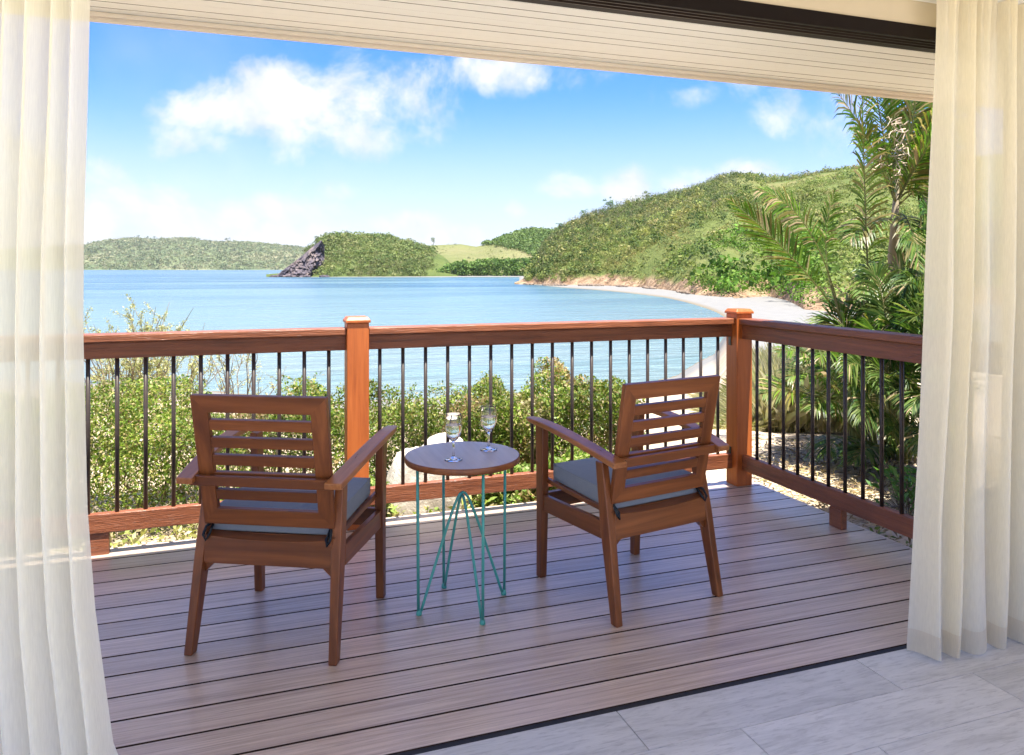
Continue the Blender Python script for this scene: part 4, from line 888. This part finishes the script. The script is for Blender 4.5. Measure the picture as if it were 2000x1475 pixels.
# tall trunk palm
g1 = at(1752, 880, 7.0); g1.z = -.25
pb = empty('palm', g1, label='tallest palm, its grey-brown trunk rising past the roof edge beside the right curtain', cat='palm tree')
def rel(b, px, py, d): return at(px, py, d)-b
tp_ = [Vector((0,0,0)), rel(g1,1750,700,7.0), rel(g1,1748,600,7.0), rel(g1,1745,500,7.0), rel(g1,1748,430,7.0), rel(g1,1752,350,7.0)]
MB().tube(tp_, [.075, .062, .058, .05, .035, .022], 12).build('trunk', PBARK, pb, smooth=True)
for (a, b, c, L_, s0_, u_) in [
    ((1700,640,6.7),(1688,400,6.6),(1684,160,6.5),.40,.24,(0,-1,.1)), ((1750,400,7),(1700,260,6.9),(1628,172,6.8),.42,.2,(.2,-1,.3)),
    ((1750,400,7),(1715,220,6.9),(1690,40,6.8),.42,.2,(0,-1,0)), ((1752,400,7),(1790,240,6.9),(1800,60,6.8),.42,.2,(0,-1,.2)),
    ((1752,390,7),(1800,290,6.8),(1870,180,6.6),.40,.15,(-.3,-1,.3)), ((1755,400,7),(1820,340,6.9),(1890,300,6.9),.36,.15,(-.3,-1,.3)),
    ((1745,380,7),(1742,200,7.1),(1762,60,7.2),.42,.2,(0,-1,0)), ((1755,390,7),(1805,330,6.8),(1840,480,6.6),.34,.2,(0,-.4,1)),
    ((1748,430,7),(1690,420,6.8),(1660,470,6.6),.30,.2,(0,-.3,1)),
    ((1752,380,7),(1770,250,7.3),(1840,120,7.5),.40,.2,(0,-1,.2)), ((1750,520,7),(1715,500,6.7),(1680,590,6.4),.28,.15,(-.3,-.4,1)),
    ((1752,420,7),(1780,400,6.7),(1800,560,6.3),.30,.2,(0,-.4,1)), ((1750,400,7),(1735,320,6.8),(1720,240,6.5),.34,.1,(.5,-1,.1)),
    ((1748,390,7),(1725,300,7.1),(1668,250,7.3),.36,.15,(0,-1,.4)), ((1752,390,7),(1830,200,7.2),(1900,150,7.4),.40,.2,(0,-1,.2)),
    ((1750,380,7.1),(1735,260,7.2),(1720,150,7.3),.40,.12,(.6,-1,0)), ((1754,380,7.1),(1775,260,7.2),(1790,160,7.3),.40,.12,(-.6,-1,0)), ((1754,390,6.9),(1800,300,6.7),(1850,230,6.5),.38,.1,(0,-.8,.6)),
    ((1755,470,7),(1800,430,6.8),(1850,470,6.6),.34,.15,(0,-.5,1)), 
    ((1752,360,7.2),(1760,230,7.4),(1700,120,7.5),.42,.15,(0,-1,.3)), ((1752,360,7.2),(1790,260,7.4),(1880,240,7.5),.42,.15,(0,-1,.5))]:
    frond(pb, at(*a), at(*b), at(*c), 54, L_, s0_, .021, r.uniform(.5, 1.0), PG, u_, r, stem=.011, dead=.10, fold=.25)
# dried flower stalks
mb = MB()
for k in range(26):
    s_ = rel(g1, r.uniform(1715, 1775), r.uniform(225, 330), 6.75); pts = [s_]
    for q in range(5): pts.append(pts[-1]+Vector((r.normal(-.01, .035), r.normal(0, .03), r.uniform(-.07, .02))))
    mb.tube(pts, [.006, .005, .005, .004, .003, .002], 4)
mb.build('flower_stalk', simple('dried_stalk', (.52,.42,.31), .9, .1, nscale=30, namp=.2), pb)
# lower bright palm at the curtain
g2 = at(1860, 900, 6.3); g2.z = -.25
pc = empty('palm', g2, label='bright green palm leaning in from behind the right curtain', cat='palm tree')
MB().tube([Vector((0,0,0)), rel(g2,1868,700,6.3), rel(g2,1858,600,6.3)], [.05, .04, .03], 10).build('trunk', PBARK, pc, smooth=True)
for (a, b, c) in [((1858,600,6.3),(1820,470,6.2),(1768,470,6.0)), ((1858,600,6.3),(1810,510,6.1),(1755,560,5.9)), ((1858,600,6.3),(1840,430,6.3),(1800,400,6.2)), ((1858,600,6.3),(1820,560,6.1),(1770,640,5.9)),
                  ((1858,600,6.3),(1870,420,6.5),(1850,330,6.6)), ((1858,600,6.3),(1800,600,6.2),(1740,700,6.0)), ((1858,600,6.3),(1900,480,6.2),(1960,430,6.1))]:
    frond(pc, at(*a), at(*b), at(*c), 48, .34, .12, .022, r.uniform(.5, 1.1), PB if r.random() < .6 else PD, (r.normal(0, .4), -.7, .7), r, stem=.010, fold=.2)
# dense clump of low fronds outside the side railing
for ci, (gx, gb, lab, targets) in enumerate([
    (1690, 6.6, 'low palm clump with a frond drooping over the dry grass by the corner post', [(1492,770,6.0),(1520,690,6.2),(1560,655,6.4),(1600,700,5.9),(1585,800,5.9),(1640,650,6.5),(1700,650,6.3),(1660,760,5.7),(1620,880,5.9),(1740,700,6.0),(1540,740,6.1),(1690,600,6.6),(1560,700,6.8),(1610,640,6.9),(1650,600,7.0),(1700,570,7.0),(1680,640,7.2),(1630,660,7.2)]),
    (1755, 6.2, 'dense dark low palm in the middle of the planting outside the side railing', [(1650,720,5.6),(1680,820,5.4),(1700,660,6.0),(1740,640,6.0),(1790,640,5.9),(1830,700,5.8),(1720,760,5.4),(1780,760,5.3),(1830,820,5.4),(1670,900,5.6),(1740,860,5.3),(1800,880,5.3),(1700,540,6.3),(1790,560,6.3),(1860,650,6.0),(1680,700,6.4),(1720,600,6.6),(1760,590,6.6),(1800,620,6.5),(1780,520,6.7),(1740,640,6.8),(1820,580,6.8)]),
    (1850, 5.8, 'low spreading palm half hidden behind the right curtain', [(1760,680,5.3),(1790,620,5.5),(1830,600,5.6),(1780,800,5.1),(1820,740,5.1),(1880,640,5.6),(1750,780,5.4),(1800,880,5.0),(1900,760,5.4),(1840,520,5.9),(1770,560,5.8)])]):
    g = at(gx, 900, gb); g.z = -.25
    pp = empty('palm', g, label=lab, cat='palm tree')
    for (tx, ty, tb_) in targets:
        T_ = at(tx, ty, tb_); B_ = Vector(g)+Vector((r.normal(0, .08), r.normal(0, .08), .02))
        mid_ = B_.lerp(T_, .55); mid_.z = max(T_.z, mid_.z)+r.uniform(.12, .34)
        frond(pp, B_, mid_, T_, 44, r.uniform(.28, .38), .28, .021, r.uniform(.4, 1.1), PD if ci else PG+PD, (r.normal(0, .5), -.5+r.normal(0, .3), 1), r, stem=.010, dead=.06, fold=.2)
    mb = MB()
    for k in range(9):
        a = r.uniform(0, 6.3); mb.tube([(math.cos(a)*.08, math.sin(a)*.08, 0), (math.cos(a)*.14, math.sin(a)*.14, r.uniform(.4, .9))], [.02, .011], 6)
    mb.build('stems', STEM, pp, smooth=True)

# ------------------------------------------------------------ air
m = Mat('thin_haze'); v = m.n('ShaderNodeVolumePrincipled'); v.inputs['Color'].default_value = (.93,.96,1,1); v.inputs['Density'].default_value = HAZE; v.inputs['Anisotropy'].default_value = .3
m.l(v.outputs[0], m.out.inputs['Volume'])
MB().box(-41000, 41000, -2500, 61000, -14, 420).build('haze', m.m, kind='stuff', label='thin sea haze over the whole bay', cat='haze')
